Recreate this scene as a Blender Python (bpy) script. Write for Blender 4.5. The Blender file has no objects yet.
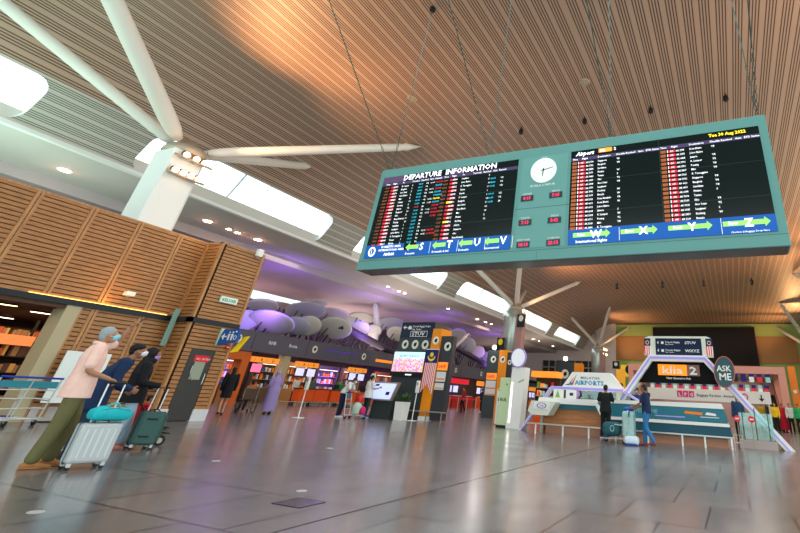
import bpy, bmesh, math, random
from mathutils import Vector, Matrix, Euler
random.seed(7)
sc = bpy.context.scene
col = sc.collection
R = math.radians
PI = math.pi

# ------------------------------------------------------------------ camera
RC = Matrix(((0.9397517, 0.3382456, 0.0495649), (-0.1134438, 0.4453278, -0.8881518), (-0.3224860, 0.8290194, 0.4568694)))   # rows: camera right, down, forward in world axes
cd = bpy.data.cameras.new('camera')
cam = bpy.data.objects.new('camera', cd)
col.objects.link(cam)
right, down, fwd = RC[0], RC[1], RC[2]
m3 = Matrix((right, -down, -fwd)).transposed()
cam.matrix_world = Matrix.Translation((0, 0, 1.08)) @ m3.to_4x4()
cd.sensor_fit = 'HORIZONTAL'
cd.sensor_width = 36.0
cd.lens = 433.52 / 800 * 36
cd.shift_x = (400 - 558.09) / 800
cd.shift_y = (178.33 - 266.5) / 800
cd.clip_start = 0.05
cd.clip_end = 400
sc.camera = cam

# ------------------------------------------------------------------ exposure
sc.view_settings.view_transform = 'Standard'
sc.view_settings.look = 'None'
sc.view_settings.exposure = 0.35
sc.view_settings.gamma = 1.0
sc.view_settings.use_curve_mapping = False

# ------------------------------------------------------------------ sky
w = bpy.data.worlds.new('overcast_sky')
sc.world = w
w.use_nodes = True
nt = w.node_tree
bg = nt.nodes['Background']
tc = nt.nodes.new('ShaderNodeTexCoord')
sep = nt.nodes.new('ShaderNodeSeparateXYZ')
rmp = nt.nodes.new('ShaderNodeValToRGB')
nt.links.new(tc.outputs['Generated'], sep.inputs[0])
nt.links.new(sep.outputs['Z'], rmp.inputs[0])
rmp.color_ramp.elements[0].position = 0.0
rmp.color_ramp.elements[0].color = (0.62, 0.80, 0.78, 1)
rmp.color_ramp.elements[1].position = 0.35
rmp.color_ramp.elements[1].color = (0.93, 0.98, 1.0, 1)
nt.links.new(rmp.outputs[0], bg.inputs['Color'])
bg.inputs['Strength'].default_value = 2.3

# ------------------------------------------------------------------ lamps of the hall and added fill
def light(name, kind, loc, energy, color, aim=None, size=1.0, size_y=None, spot=90, blend=1.0):
    l = bpy.data.lights.new(name, kind)
    l.energy = energy
    l.color = color
    if kind == 'AREA':
        l.size = size
        if size_y:
            l.shape = 'RECTANGLE'
            l.size_y = size_y
    elif kind == 'SPOT':
        l.spot_size = R(spot)
        l.spot_blend = blend
        l.shadow_soft_size = size
    else:
        l.shadow_soft_size = size
    o = bpy.data.objects.new(name, l)
    o.location = loc
    if aim is not None:
        d = Vector(aim) - Vector(loc)
        o.rotation_euler = d.to_track_quat('-Z', 'Y').to_euler()
    col.objects.link(o)
    return o

WARM = (1.0, 0.50, 0.20)
COLY = (8.4, 37.8, 67.2)
# uplights fixed near the column heads wash the slatted ceiling in orange
for cx_, sg, pw in ((-17.2, 1, 1.0), (9.4, -1, 1.7)):
    for cy_ in COLY:
        light('column_uplight', 'SPOT', (cx_, cy_, 8.9), 2000 * pw, WARM, (cx_ + sg * 4.6, cy_ + (0 if sg > 0 else -8.0), 13), 0.15, spot=100)
        light('column_uplight', 'SPOT', (cx_, cy_, 8.9), 1200 * pw, WARM, (cx_ + sg * (6 if sg > 0 else 4.6), cy_ + (8 if sg > 0 else 3.5), 13), 0.15, spot=90)
light('hall_bulb', 'AREA', (-4, 10, 12.6), 1300, (0.95, 0.97, 1.0), (-4, 10.1, 0), 16, 18)
light('hall_bulb', 'AREA', (-4, 36, 12.6), 1500, (1.0, 0.85, 0.75), (-4, 36.1, 0), 14, 24)
light('hall_bulb', 'AREA', (-4, 62, 12.6), 1300, (1.0, 0.85, 0.70), (-4, 62.1, 0), 14, 16)
light('checkin_bulb', 'AREA', (-25.5, 20, 8.6), 420, (1.0, 0.80, 0.7), (-25.4, 20, 0), 3, 30)
light('checkin_bulb', 'AREA', (-25.5, 48, 8.6), 500, (1.0, 0.72, 0.6), (-25.4, 48, 0), 3, 20)
for y_ in (21, 30, 40, 52):
    light('purple_wash', 'AREA', (-28.2, y_, 4.1), 170, (0.36, 0.16, 1.0), (-32, y_, 7.0), 1.0, 7)
for y_ in (24, 36, 50):
    light('pink_wash', 'AREA', (-38, y_, 5.5), 170, (1.0, 0.55, 0.55), (-36, y_, 8.3), 4, 8)
light('green_fill', 'AREA', (-18.6, 1.5, 5.45), 330, (0.62, 1.0, 0.80), (-18.9, 1.7, 13), 3.6, 13)  # unseen fill added behind the wall top to tint the ceiling green
light('green_fill', 'AREA', (-25.0, 3, 5.6), 150, (0.80, 1.0, 0.86), (-25.0, 3.1, 13), 4, 14)  # second added fill, lifts the near soffit with pale green
light('checkin_uplight', 'AREA', (-25.2, 30, 4.4), 520, (1.0, 0.86, 0.74), (-25.4, 30.1, 12), 2.5, 34)
light('checkin_uplight', 'AREA', (-25.2, 58, 4.4), 260, (1.0, 0.80, 0.68), (-25.4, 58.1, 12), 2.5, 24)
light('shop_bulb', 'AREA', (-19.0, 7.0, 2.5), 90, (1.0, 0.60, 0.30), (-19.0, 7.1, 0), 3, 5)
for y_ in (20, 27, 34, 44, 56):
    light('checkin_shop_bulb', 'AREA', (-29.8, y_, 3.45), 130, (1.0, 0.78, 0.60), (-29.8, y_ + .1, 0), 3.5, 5)

# ------------------------------------------------------------------ materials
MATS = {}
def mat(name, c, rough=0.6, metal=0.0, emit=0.0, ecol=None, noise=0.0, nscale=6.0, spec=0.28, alpha=None):
    if name in MATS:
        return MATS[name]
    m = bpy.data.materials.new(name)
    m.use_nodes = True
    t = m.node_tree
    b = t.nodes['Principled BSDF']
    b.inputs['Base Color'].default_value = (*c, 1)
    b.inputs['Roughness'].default_value = rough
    b.inputs['Metallic'].default_value = metal
    b.inputs['Specular IOR Level'].default_value = spec
    if emit:
        b.inputs['Emission Color'].default_value = (*(ecol or c), 1)
        b.inputs['Emission Strength'].default_value = emit
    if noise:
        n = t.nodes.new('ShaderNodeTexNoise')
        n.inputs['Scale'].default_value = nscale
        n.inputs['Detail'].default_value = 4
        co = t.nodes.new('ShaderNodeTexCoord')
        t.links.new(co.outputs['Object'], n.inputs['Vector'])
        mx = t.nodes.new('ShaderNodeMix')
        mx.data_type = 'RGBA'
        mx.inputs['A'].default_value = (*[max(0, v * (1 - noise)) for v in c], 1)
        mx.inputs['B'].default_value = (*[min(1, v * (1 + noise)) for v in c], 1)
        t.links.new(n.outputs['Fac'], mx.inputs['Factor'])
        t.links.new(mx.outputs['Result'], b.inputs['Base Color'])
    MATS[name] = m
    return m

def glass(name, tint=(0.9, 0.97, 1.0), gloss=0.12):
    if name in MATS:
        return MATS[name]
    m = bpy.data.materials.new(name)
    m.use_nodes = True
    t = m.node_tree
    t.nodes.clear()
    o = t.nodes.new('ShaderNodeOutputMaterial')
    a = t.nodes.new('ShaderNodeBsdfTransparent')
    a.inputs['Color'].default_value = (*tint, 1)
    g = t.nodes.new('ShaderNodeBsdfGlossy')
    g.inputs['Roughness'].default_value = 0.05
    x = t.nodes.new('ShaderNodeMixShader')
    x.inputs[0].default_value = gloss
    t.links.new(a.outputs[0], x.inputs[1])
    t.links.new(g.outputs[0], x.inputs[2])
    t.links.new(x.outputs[0], o.inputs[0])
    MATS[name] = m
    return m

def slat_mat(name, c, dark, pitch, uv=True, plank=0.52):
    """wide pale strip followed by narrow strips, dark gaps between; runs along u, repeats along v (metres)."""
    m = bpy.data.materials.new(name)
    m.use_nodes = True
    t = m.node_tree
    b = t.nodes['Principled BSDF']
    b.inputs['Roughness'].default_value = 0.5
    u = t.nodes.new('ShaderNodeUVMap')
    s = t.nodes.new('ShaderNodeSeparateXYZ')
    t.links.new(u.outputs[0], s.inputs[0])
    def mth(op, a, bb=None):
        n = t.nodes.new('ShaderNodeMath')
        n.operation = op
        for i, v in enumerate((a, bb)):
            if v is None:
                continue
            if isinstance(v, (int, float)):
                n.inputs[i].default_value = v
            else:
                t.links.new(v, n.inputs[i])
        return n.outputs[0]
    v = mth('DIVIDE', s.outputs['Y'], plank)
    f = mth('FRACT', v)                       # 0..1 in one module
    k = mth('MULTIPLY', f, 5.9)               # wide strip 0..1.5 then narrow strips
    k2 = mth('SUBTRACT', k, 1.45)
    inn = mth('GREATER_THAN', k2, 0.0)
    fr = mth('FRACT', mth('MULTIPLY', k2, 0.9))
    gap = mth('LESS_THAN', fr, 0.43)
    g = mth('MULTIPLY', inn, gap)
    n = t.nodes.new('ShaderNodeTexNoise')
    n.inputs['Scale'].default_value = 0.25
    co = t.nodes.new('ShaderNodeTexCoord')
    t.links.new(co.outputs['Object'], n.inputs['Vector'])
    mx0 = t.nodes.new('ShaderNodeMix')
    mx0.data_type = 'RGBA'
    mx0.inputs['A'].default_value = (*[q * 0.9 for q in c], 1)
    mx0.inputs['B'].default_value = (*[q * 1.08 for q in c], 1)
    t.links.new(n.outputs['Fac'], mx0.inputs['Factor'])
    mx = t.nodes.new('ShaderNodeMix')
    mx.data_type = 'RGBA'
    t.links.new(g, mx.inputs['Factor'])
    t.links.new(mx0.outputs['Result'], mx.inputs['A'])
    mx.inputs['B'].default_value = (*dark, 1)
    t.links.new(mx.outputs['Result'], b.inputs['Base Color'])
    return m

def wood_mat(name, c, scale=(1, 1, 12)):
    m = bpy.data.materials.new(name)
    m.use_nodes = True
    t = m.node_tree
    b = t.nodes['Principled BSDF']
    b.inputs['Roughness'].default_value = 0.45
    co = t.nodes.new('ShaderNodeTexCoord')
    mp = t.nodes.new('ShaderNodeMapping')
    mp.inputs['Scale'].default_value = scale
    n = t.nodes.new('ShaderNodeTexNoise')
    n.inputs['Scale'].default_value = 2.0
    n.inputs['Detail'].default_value = 5
    r = t.nodes.new('ShaderNodeValToRGB')
    r.color_ramp.elements[0].position = 0.3
    r.color_ramp.elements[0].color = (*[v * 0.72 for v in c], 1)
    r.color_ramp.elements[1].position = 0.7
    r.color_ramp.elements[1].color = (*[min(1, v * 1.2) for v in c], 1)
    t.links.new(co.outputs['Object'], mp.inputs[0])
    t.links.new(mp.outputs[0], n.inputs['Vector'])
    t.links.new(n.outputs['Fac'], r.inputs[0])
    t.links.new(r.outputs[0], b.inputs['Base Color'])
    return m

# ------------------------------------------------------------------ mesh builder
class MB:
    def __init__(s):
        s.v, s.f, s.m = [], [], []
        s.k = 0
    def add(s, vs, fs):
        o = len(s.v)
        s.v += [tuple(v) for v in vs]
        for f in fs:
            s.f.append(tuple(i + o for i in f))
            s.m.append(s.k)
        return s
    def use(s, k):
        s.k = k
        return s
    def box(s, x0, x1, y0, y1, z0, z1, rz=0, piv=None):
        vs = [(x, y, z) for x in (x0, x1) for y in (y0, y1) for z in (z0, z1)]
        if rz:
            p = piv or ((x0 + x1) / 2, (y0 + y1) / 2)
            c, q = math.cos(rz), math.sin(rz)
            vs = [(p[0] + (x - p[0]) * c - (y - p[1]) * q, p[1] + (x - p[0]) * q + (y - p[1]) * c, z) for x, y, z in vs]
        return s.add(vs, [(0, 1, 3, 2), (4, 6, 7, 5), (0, 4, 5, 1), (2, 3, 7, 6), (0, 2, 6, 4), (1, 5, 7, 3)])
    def rbox(s, c, h, mtx=None, bev=0.15):
        """box with bevelled edges: centre, half sizes"""
        b = min(h) * bev
        prof = []
        vs, fs = [], []
        bm = bmesh.new()
        bmesh.ops.create_cube(bm, size=2)
        for v in bm.verts:
            v.co = Vector((v.co.x * h[0], v.co.y * h[1], v.co.z * h[2]))
        bmesh.ops.bevel(bm, geom=bm.edges[:], offset=b, segments=2, affect='EDGES', profile=0.5)
        for v in bm.verts:
            p = v.co.copy()
            if mtx is not None:
                p = mtx @ p
            vs.append(p + Vector(c))
        bm.verts.index_update()
        for f in bm.faces:
            fs.append([v.index for v in f.verts])
        bm.free()
        return s.add(vs, fs)
    def quad(s, a, b, c, d):
        return s.add([a, b, c, d], [(0, 1, 2, 3)])
    def frame_at(s, p0, p1):
        d = (Vector(p1) - Vector(p0))
        L = d.length
        d.normalize()
        a = Vector((0, 0, 1)) if abs(d.z) < 0.95 else Vector((1, 0, 0))
        x = d.cross(a).normalized()
        y = d.cross(x).normalized()
        return d, x, y, L
    def tube(s, p0, p1, r0, r1=None, n=12, cap=True):
        r1 = r0 if r1 is None else r1
        d, x, y, L = s.frame_at(p0, p1)
        vs = []
        for p, r in ((Vector(p0), r0), (Vector(p1), r1)):
            for i in range(n):
                a = 2 * PI * i / n
                vs.append(p + (x * math.cos(a) + y * math.sin(a)) * r)
        fs = [(i, (i + 1) % n, n + (i + 1) % n, n + i) for i in range(n)]
        if cap:
            fs += [tuple(range(n - 1, -1, -1)), tuple(range(n, 2 * n))]
        return s.add(vs, fs)
    def path(s, pts, r, n=8):
        """continuous swept tube, r number or list"""
        pts = [Vector(p) for p in pts]
        rs = r if isinstance(r, (list, tuple)) else [r] * len(pts)
        vs, fs = [], []
        up = None
        for i, p in enumerate(pts):
            d = (pts[min(i + 1, len(pts) - 1)] - pts[max(i - 1, 0)])
            if d.length < 1e-6:
                d = Vector((0, 0, 1))
            d.normalize()
            if up is None:
                a = Vector((0, 0, 1)) if abs(d.z) < 0.9 else Vector((0, 1, 0))
            else:
                a = up
            x = d.cross(a).normalized()
            y = x.cross(d).normalized()
            up = y
            for k in range(n):
                t = 2 * PI * k / n
                q = rs[i]
                qa, qb = (q if isinstance(q, tuple) else (q, q))
                vs.append(p + x * math.cos(t) * qa + y * math.sin(t) * qb)
        for i in range(len(pts) - 1):
            for k in range(n):
                fs.append((i * n + k, i * n + (k + 1) % n, (i + 1) * n + (k + 1) % n, (i + 1) * n + k))
        fs.append(tuple(range(n - 1, -1, -1)))
        fs.append(tuple(range((len(pts) - 1) * n, len(pts) * n)))
        return s.add(vs, fs)
    def ell(s, c, r, mtx=None, nu=14, nv=10):
        vs, fs = [], []
        c = Vector(c)
        for j in range(1, nv):
            t = PI * j / nv
            for i in range(nu):
                a = 2 * PI * i / nu
                p = Vector((r[0] * math.sin(t) * math.cos(a), r[1] * math.sin(t) * math.sin(a), r[2] * math.cos(t)))
                if mtx is not None:
                    p = mtx @ p
                vs.append(c + p)
        top = Vector((0, 0, r[2]))
        bot = Vector((0, 0, -r[2]))
        if mtx is not None:
            top, bot = mtx @ top, mtx @ bot
        vs += [c + top, c + bot]
        T, B = len(vs) - 2, len(vs) - 1
        for j in range(nv - 2):
            for i in range(nu):
                fs.append((j * nu + i, (j + 1) * nu + i, (j + 1) * nu + (i + 1) % nu, j * nu + (i + 1) % nu))
        for i in range(nu):
            fs.append((T, i, (i + 1) % nu))
            fs.append((B, (nv - 2) * nu + (i + 1) % nu, (nv - 2) * nu + i))
        return s.add(vs, fs)
    def prism(s, poly, a, b, axis='y'):
        """extrude 2D polygon: axis y -> poly is (x,z); axis x -> (y,z); axis z -> (x,y)"""
        def P(p, t):
            return (p[0], t, p[1]) if axis == 'y' else ((t, p[0], p[1]) if axis == 'x' else (p[0], p[1], t))
        n = len(poly)
        vs = [P(p, a) for p in poly] + [P(p, b) for p in poly]
        fs = [(i, (i + 1) % n, n + (i + 1) % n, n + i) for i in range(n)]
        fs += [tuple(range(n - 1, -1, -1)), tuple(range(n, 2 * n))]
        return s.add(vs, fs)
    def disc(s, c, rx, rz, y0, y1, n=28, tilt=0):
        """flat elliptical disc facing -y"""
        poly = []
        for i in range(n):
            a = 2 * PI * i / n
            x, z = rx * math.cos(a), rz * math.sin(a)
            poly.append((c[0] + x * math.cos(tilt) - z * math.sin(tilt), c[1] + x * math.sin(tilt) + z * math.cos(tilt)))
        return s.prism(poly, y0, y1)
    def ring(s, c, rx, rz, th, y0, y1, n=28):
        vs, fs = [], []
        for i in range(n):
            a = 2 * PI * i / n
            for q in (1, 1 - th):
                for y in (y0, y1):
                    vs.append((c[0] + rx * q * math.cos(a), y, c[1] + rz * q * math.sin(a)))
        for i in range(n):
            j = (i + 1) % n
            A, B = i * 4, j * 4
            fs += [(A, B, B + 1, A + 1), (A + 2, A + 3, B + 3, B + 2), (A, A + 2, B + 2, B), (A + 1, B + 1, B + 3, A + 3)]
        return s.add(vs, fs)
    def lathe(s, prof, c, n=20):
        vs, fs = [], []
        for r, z in prof:
            for i in range(n):
                a = 2 * PI * i / n
                vs.append((c[0] + r * math.cos(a), c[1] + r * math.sin(a), c[2] + z))
        for j in range(len(prof) - 1):
            for i in range(n):
                fs.append((j * n + i, j * n + (i + 1) % n, (j + 1) * n + (i + 1) % n, (j + 1) * n + i))
        fs.append(tuple(range(n - 1, -1, -1)))
        fs.append(tuple(range((len(prof) - 1) * n, len(prof) * n)))
        return s.add(vs, fs)
    def text(s, txt, x, y, z, size, align='L', sx=1.0, xdir=(1, 0, 0), up=(0, 0, 1), bold=0.0, shear=0.0):
        """flat lettering; baseline starts at (x, y, z)"""
        vs, fs, wd = text_mesh(txt, bold, shear)
        if not vs:
            return s
        off = 0 if align == 'L' else (wd / 2 if align == 'C' else wd)
        X, U, O = Vector(xdir), Vector(up), Vector((x, y, z))
        return s.add([O + X * ((a - off) * size * sx) + U * (b * size) for a, b in vs], fs)
    def build(s, name, ms, parent=None, smooth=False, loc=None):
        me = bpy.data.meshes.new(name)
        me.from_pydata([tuple(v) for v in s.v], [], s.f)
        if not isinstance(ms, (list, tuple)):
            ms = [ms]
        for m in ms:
            me.materials.append(m)
        if len(ms) > 1:
            me.polygons.foreach_set('material_index', s.m)
        if smooth:
            me.polygons.foreach_set('use_smooth', [True] * len(me.polygons))
        me.update()
        o = bpy.data.objects.new(name, me)
        col.objects.link(o)
        if parent:
            o.parent = parent
        if loc:
            o.location = loc
        return o

_TX = {}
def text_mesh(txt, bold=0.0, shear=0.0):
    k = (txt, bold, shear)
    if k in _TX:
        return _TX[k]
    c = bpy.data.curves.new('t', 'FONT')
    c.body = txt
    c.size = 1.0
    c.resolution_u = 1
    c.offset = bold
    c.shear = shear
    o = bpy.data.objects.new('t', c)
    me = o.to_mesh()
    vs = [(v.co.x, v.co.y) for v in me.vertices]
    fs = [tuple(p.vertices) for p in me.polygons]
    o.to_mesh_clear()
    bpy.data.objects.remove(o)
    bpy.data.curves.remove(c)
    _TX[k] = (vs, fs, max([v[0] for v in vs]) if vs else 0)
    return _TX[k]

def tag(o, label=None, cat=None, group=None, kind=None):
    if label: o['label'] = label
    if cat: o['category'] = cat
    if group: o['group'] = group
    if kind: o['kind'] = kind
    return o

def thing(name, label, cat, loc=(0, 0, 0), rz=0.0, group=None):
    o = bpy.data.objects.new(name, None)
    o.empty_display_size = 0.2
    o.location = loc
    o.rotation_euler = (0, 0, rz)
    col.objects.link(o)
    return tag(o, label, cat, group)

def struct(o):
    o['kind'] = 'structure'
    return o

def dup(root, loc=None, rz=None, label=None, group=None):
    r = root.copy()
    col.objects.link(r)
    if loc is not None: r.location = loc
    if rz is not None: r.rotation_euler = (0, 0, rz)
    if label: r['label'] = label
    if group: r['group'] = group
    for ch in list(root.children):
        c = ch.copy()
        col.objects.link(c)
        c.parent = r
        for g in list(ch.children):
            d = g.copy()
            col.objects.link(d)
            d.parent = c
    return r
ORD = ['first', 'second', 'third', 'fourth', 'fifth', 'sixth', 'seventh', 'eighth', 'ninth', 'tenth', 'eleventh', 'twelfth', 'thirteenth', 'fourteenth',
       'fifteenth', 'sixteenth', 'seventeenth', 'eighteenth', 'nineteenth', 'twentieth', 'twenty-first', 'twenty-second', 'twenty-third', 'twenty-fourth']

# ================================================================== STRUCTURE
# ---- floor
fm = bpy.data.materials.new('polished_floor_tiles')
fm.use_nodes = True
t = fm.node_tree
b = t.nodes['Principled BSDF']
co = t.nodes.new('ShaderNodeTexCoord')
br = t.nodes.new('ShaderNodeTexBrick')
br.offset = 0.5
br.inputs['Scale'].default_value = 1.0
br.inputs['Color1'].default_value = (0.140, 0.145, 0.150, 1)
br.inputs['Color2'].default_value = (0.172, 0.172, 0.174, 1)
br.inputs['Mortar'].default_value = (0.02, 0.018, 0.02, 1)
br.inputs['Mortar Size'].default_value = 0.015
br.inputs['Brick Width'].default_value = 0.92
br.inputs['Row Height'].default_value = 1.22
mp = t.nodes.new('ShaderNodeMapping')
mp.inputs['Location'].default_value = (0.42, 0.35, 0)
t.links.new(co.outputs['Object'], mp.inputs[0])
t.links.new(mp.outputs[0], br.inputs['Vector'])
t.links.new(br.outputs['Color'], b.inputs['Base Color'])
nz = t.nodes.new('ShaderNodeTexNoise')
nz.inputs['Scale'].default_value = 1.3
nz.inputs['Detail'].default_value = 5
t.links.new(co.outputs['Object'], nz.inputs['Vector'])
mr = t.nodes.new('ShaderNodeMapRange')
mr.inputs['To Min'].default_value = 0.13
mr.inputs['To Max'].default_value = 0.26
t.links.new(nz.outputs['Fac'], mr.inputs[0])
t.links.new(mr.outputs[0], b.inputs['Roughness'])
b.inputs['Specular IOR Level'].default_value = 1.0
struct(MB().box(-50, 14, -14, 76, -0.2, 0).build('floor', fm))


struct(MB().box(-3.71, -3.69, -2, 17.2, -0.01, 0.002).build('trim_7', mat('joint_dark', (0.03, 0.03, 0.035), 0.5)))
# ---- slatted ceiling (vault running along y), plank strips follow y
slat_warm = slat_mat('ceiling_slats', (0.455, 0.31, 0.232), (0.085, 0.048, 0.034), 0.52)
slat_fine = slat_mat('ceiling_slats_fine', (0.52, 0.50, 0.44), (0.10, 0.11, 0.095), 0.3, plank=0.40)
white_paint = mat('white_paint', (0.82, 0.84, 0.83), 0.6)
soff = mat('plaster_soffit', (0.62, 0.60, 0.56), 0.7, noise=0.04, nscale=0.6)
dark_soff = mat('plaster_soffit_grey', (0.50, 0.44, 0.46), 0.7, noise=0.05, nscale=0.6)
Y0, Y1 = -14, 74

def strip_surface(name, prof, m, mirror=False):
    me = bpy.data.meshes.new(name)
    vs, fs, uv = [], [], []
    s = 0
    for i, p in enumerate(prof):
        if i:
            s += math.dist(p, prof[i - 1])
        x = -7.8 - p[0] if mirror else p[0]
        vs += [(x, Y0, p[1]), (x, Y1, p[1])]
        uv += [(Y0, s), (Y1, s)]
    for i in range(len(prof) - 1):
        fs.append((2 * i, 2 * i + 2, 2 * i + 3, 2 * i + 1))
    me.from_pydata(vs, [], fs)
    l = me.uv_layers.new(name='UVMap')
    for poly in me.polygons:
        for li in poly.loop_indices:
            l.data[li].uv = uv[me.loops[li].vertex_index]
    me.materials.append(m)
    me.polygons.foreach_set('use_smooth', [True] * len(me.polygons))
    o = bpy.data.objects.new(name, me)
    col.objects.link(o)
    return struct(o)

curve = [(-3.9, 13.0), (-16.6, 13.0), (-17.7, 12.93), (-18.7, 12.7), (-19.6, 12.33), (-20.3, 11.9), (-20.95, 11.3), (-21.35, 10.75), (-21.5, 10.42)]
strip_surface('ceiling', curve, slat_warm)
strip_surface('ceiling', curve, slat_warm, True)

# steep facet with the skylight openings
A = Vector((-21.5, 0, 10.42)); B = Vector((-22.65, 0, 8.75))
SL = (B - A).length
def facet(name, mirror):
    sx = (lambda x: -7.8 - x) if mirror else (lambda x: x)
    vs, uv, fs = [], [], []
    def V(y, s):
        p = A + (B - A) * (s / SL)
        vs.append((sx(p.x), y, p.z))
        uv.append((y, s))
        return len(vs) - 1
    y_cuts = [Y0] + [s_[1] + 1.175 for s_ in SKY if Y0 < s_[1] + 1.175 < Y1]
    prev = Y0
    for ya, yb in SKY:
        end = min(yb + 1.175, Y1)
        r = 0.52
        s0, s1 = 0.10, SL - 0.10
        corners = [V(prev, 0), V(end, 0), V(end, SL), V(prev, SL)]
        arcs = []
        for cy, cs, a0 in ((ya + r, s0 + r, 180), (yb - r, s0 + r, 270), (yb - r, s1 - r, 0), (ya + r, s1 - r, 90)):
            arcs.append([V(cy + r * math.cos(R(a0 + k * 18)), cs + r * math.sin(R(a0 + k * 18))) for k in range(6)])
        for c in range(4):
            for k in range(5):
                fs.append((corners[c], arcs[c][k], arcs[c][k + 1]))
            d = (c + 1) % 4
            fs.append((corners[c], arcs[c][5], arcs[d][0], corners[d]))
        prev = end
    if prev < Y1:
        fs.append((V(prev, 0), V(Y1, 0), V(Y1, SL), V(prev, SL)))
    me = bpy.data.meshes.new(name)
    me.from_pydata(vs, [], fs)
    l = me.uv_layers.new(name='UVMap')
    for poly in me.polygons:
        for li in poly.loop_indices:
            l.data[li].uv = uv[me.loops[li].vertex_index]
    me.materials.append(slat_fine)
    o = bpy.data.objects.new(name, me)
    col.objects.link(o)
    return struct(o)
SKY = [(-4.4, 5.3), (8.65, 18.5), (21.1, 31.2), (33.8, 43.9), (46.4, 56.5), (59.0, 69.2)]
SKY = [s for s in SKY if s[1] < 74 and s[0] > Y0]
facet('ceiling', False)
facet('ceiling', True)

pane = glass('skylight_glass', (0.95, 0.99, 1.0), 0.04)
mull = mat('window_frame_grey', (0.55, 0.62, 0.64), 0.4)
nrm = Vector((-(B - A).z, 0, (B - A).x)).normalized()      # outward: left/up
if nrm.x > 0: nrm = -nrm
nwin = 0
for mirror in (False, True):
    sx = (lambda x: -7.8 - x) if mirror else (lambda x: x)
    for ya, yb in SKY:
        if mirror and yb < 30: continue
        nwin += 1
        def Q(y, s, d, sx=sx):
            p = A + (B - A) * (s / SL) + nrm * d
            return (sx(p.x), y, p.z)
        mb = MB()
        r = 0.52
        ring = []
        s0, s1 = 0.10, SL - 0.10
        for cy, cs, a0 in ((ya + r, s0 + r, 180), (yb - r, s0 + r, 270), (yb - r, s1 - r, 0), (ya + r, s1 - r, 90)):
            for k in range(6):
                a = R(a0 + k * 18)
                ring.append((cy + r * math.cos(a), cs + r * math.sin(a)))
        n = len(ring)
        D = 0.55
        vs = [Q(y, s, 0) for y, s in ring] + [Q(y, s, D) for y, s in ring]
        mb.add(vs, [(i, (i + 1) % n, n + (i + 1) % n, n + i) for i in range(n)])
        root = struct(mb.build('window_%d' % nwin, white_paint))
        g = MB().add([Q(y, s, D) for y, s in ring], [tuple(range(n))]).build('pane', pane, root)
        f = MB()
        cnt = 7
        for k in range(1, cnt):
            y = ya + (yb - ya) * k / cnt
            f.path([Q(y, s0, D - 0.03), Q(y, s1, D - 0.03)], 0.018 if k != 3 else 0.06, 6)
        f.path([Q(ya + 0.2, s0 + 0.35, D - 0.03), Q(yb - 0.2, s0 + 0.35, D - 0.03)], 0.02, 6)
        f.build('window_frame', mull, root)

# ---- soffit over the shops and check-in hall ceiling
sf = MB()
sf.box(-27.3, -22.55, Y0, Y1, 8.75, 9.3)
struct(sf.build('ceiling', soff))
struct(MB().box(-27.3, -27.2, Y0, Y1, 8.28, 9.2).build('trim_1', dark_soff))
struct(MB().box(-22.75, -22.5, Y0, Y1, 8.66, 8.80).build('trim_2', white_paint))
cc = MB()
cc.box(-48, -27.3, Y0, 24.5, 8.3, 8.6)
cc.box(-48, -27.3, 33.9, Y1, 8.3, 8.6)
cc.box(-37.6, -27.3, 24.5, 33.9, 8.3, 8.6)
cc.box(-48, -41.9, 24.5, 33.9, 8.3, 8.6)
struct(cc.build('ceiling', dark_soff))
wroot = struct(MB().box(-41.95, -41.8, 24.5, 33.9, 8.3, 9.2).box(-37.7, -37.6, 24.5, 33.9, 8.3, 9.2).build('window_%d' % (nwin + 1), white_paint))
MB().quad((-41.9, 24.5, 9.1), (-37.6, 24.5, 9.1), (-37.6, 33.9, 9.1), (-41.9, 33.9, 9.1)).build('pane', pane, wroot)
struct(MB().box(-48.3, -48, Y0, Y1, 0, 8.6).build('wall_checkin', mat('checkin_wall', (0.45, 0.36, 0.38), 0.7)))
struct(MB().box(-50, -22.5, 74.0, 74.3, 8.0, 10.5).build('wall_mezzanine', white_paint))

# far white mezzanine wall with a window band
mz = MB()
mz.box(-48, -17.0, 73.6, 74.0, 7.15, 13.1)
mz.box(-48, -29.6, 73.6, 74.0, 0, 7.15)
mz.box(-20.4, -17.0, 73.6, 74.0, 0, 7.15)
mz.box(-29.6, -20.4, 73.6, 74.0, 0, 4.1)
struct(mz.build('wall_far', mat('far_plaster', (0.70, 0.64, 0.62), 0.7)))
wf = struct(MB().box(-29.6, -20.4, 73.9, 74.0, 4.1, 7.15).build('window_20', mat('dark_office', (0.03, 0.035, 0.035), 0.4)))
f = MB()
for k in range(9):
    x = -29.6 + k * 9.2 / 8
    f.box(x - 0.07, x + 0.07, 73.6, 73.88, 4.1, 7.15)
f.box(-29.6, -20.4, 73.6, 73.88, 6.05, 6.2)
f.build('window_frame', mat('frame_pale', (0.45, 0.45, 0.42), 0.5), wf)

# back wall: green with bronze band
olive = mat('olive_green_wall', (0.30, 0.42, 0.13), 0.6, noise=0.08, nscale=0.5)
bronze = mat('bronze_cladding', (0.33, 0.17, 0.06), 0.4, noise=0.08, nscale=0.3)
struct(MB().box(-17.0, 14, 74.0, 74.4, 0, 13.2).build('wall_back', olive))
struct(MB().box(-17.0, 9.4, 73.85, 74.0, 7.45, 11.1).build('trim_3', bronze))
struct(MB().box(-17.0, 14.0, 73.6, 74.0, 12.9, 13.1).build('trim_4', mat('dark_trim', (0.04, 0.035, 0.03), 0.5)))
# right-hand far wall
struct(MB().box(12.5, 12.8, 34, 74, 0, 9.3).build('wall_right', olive))

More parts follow.
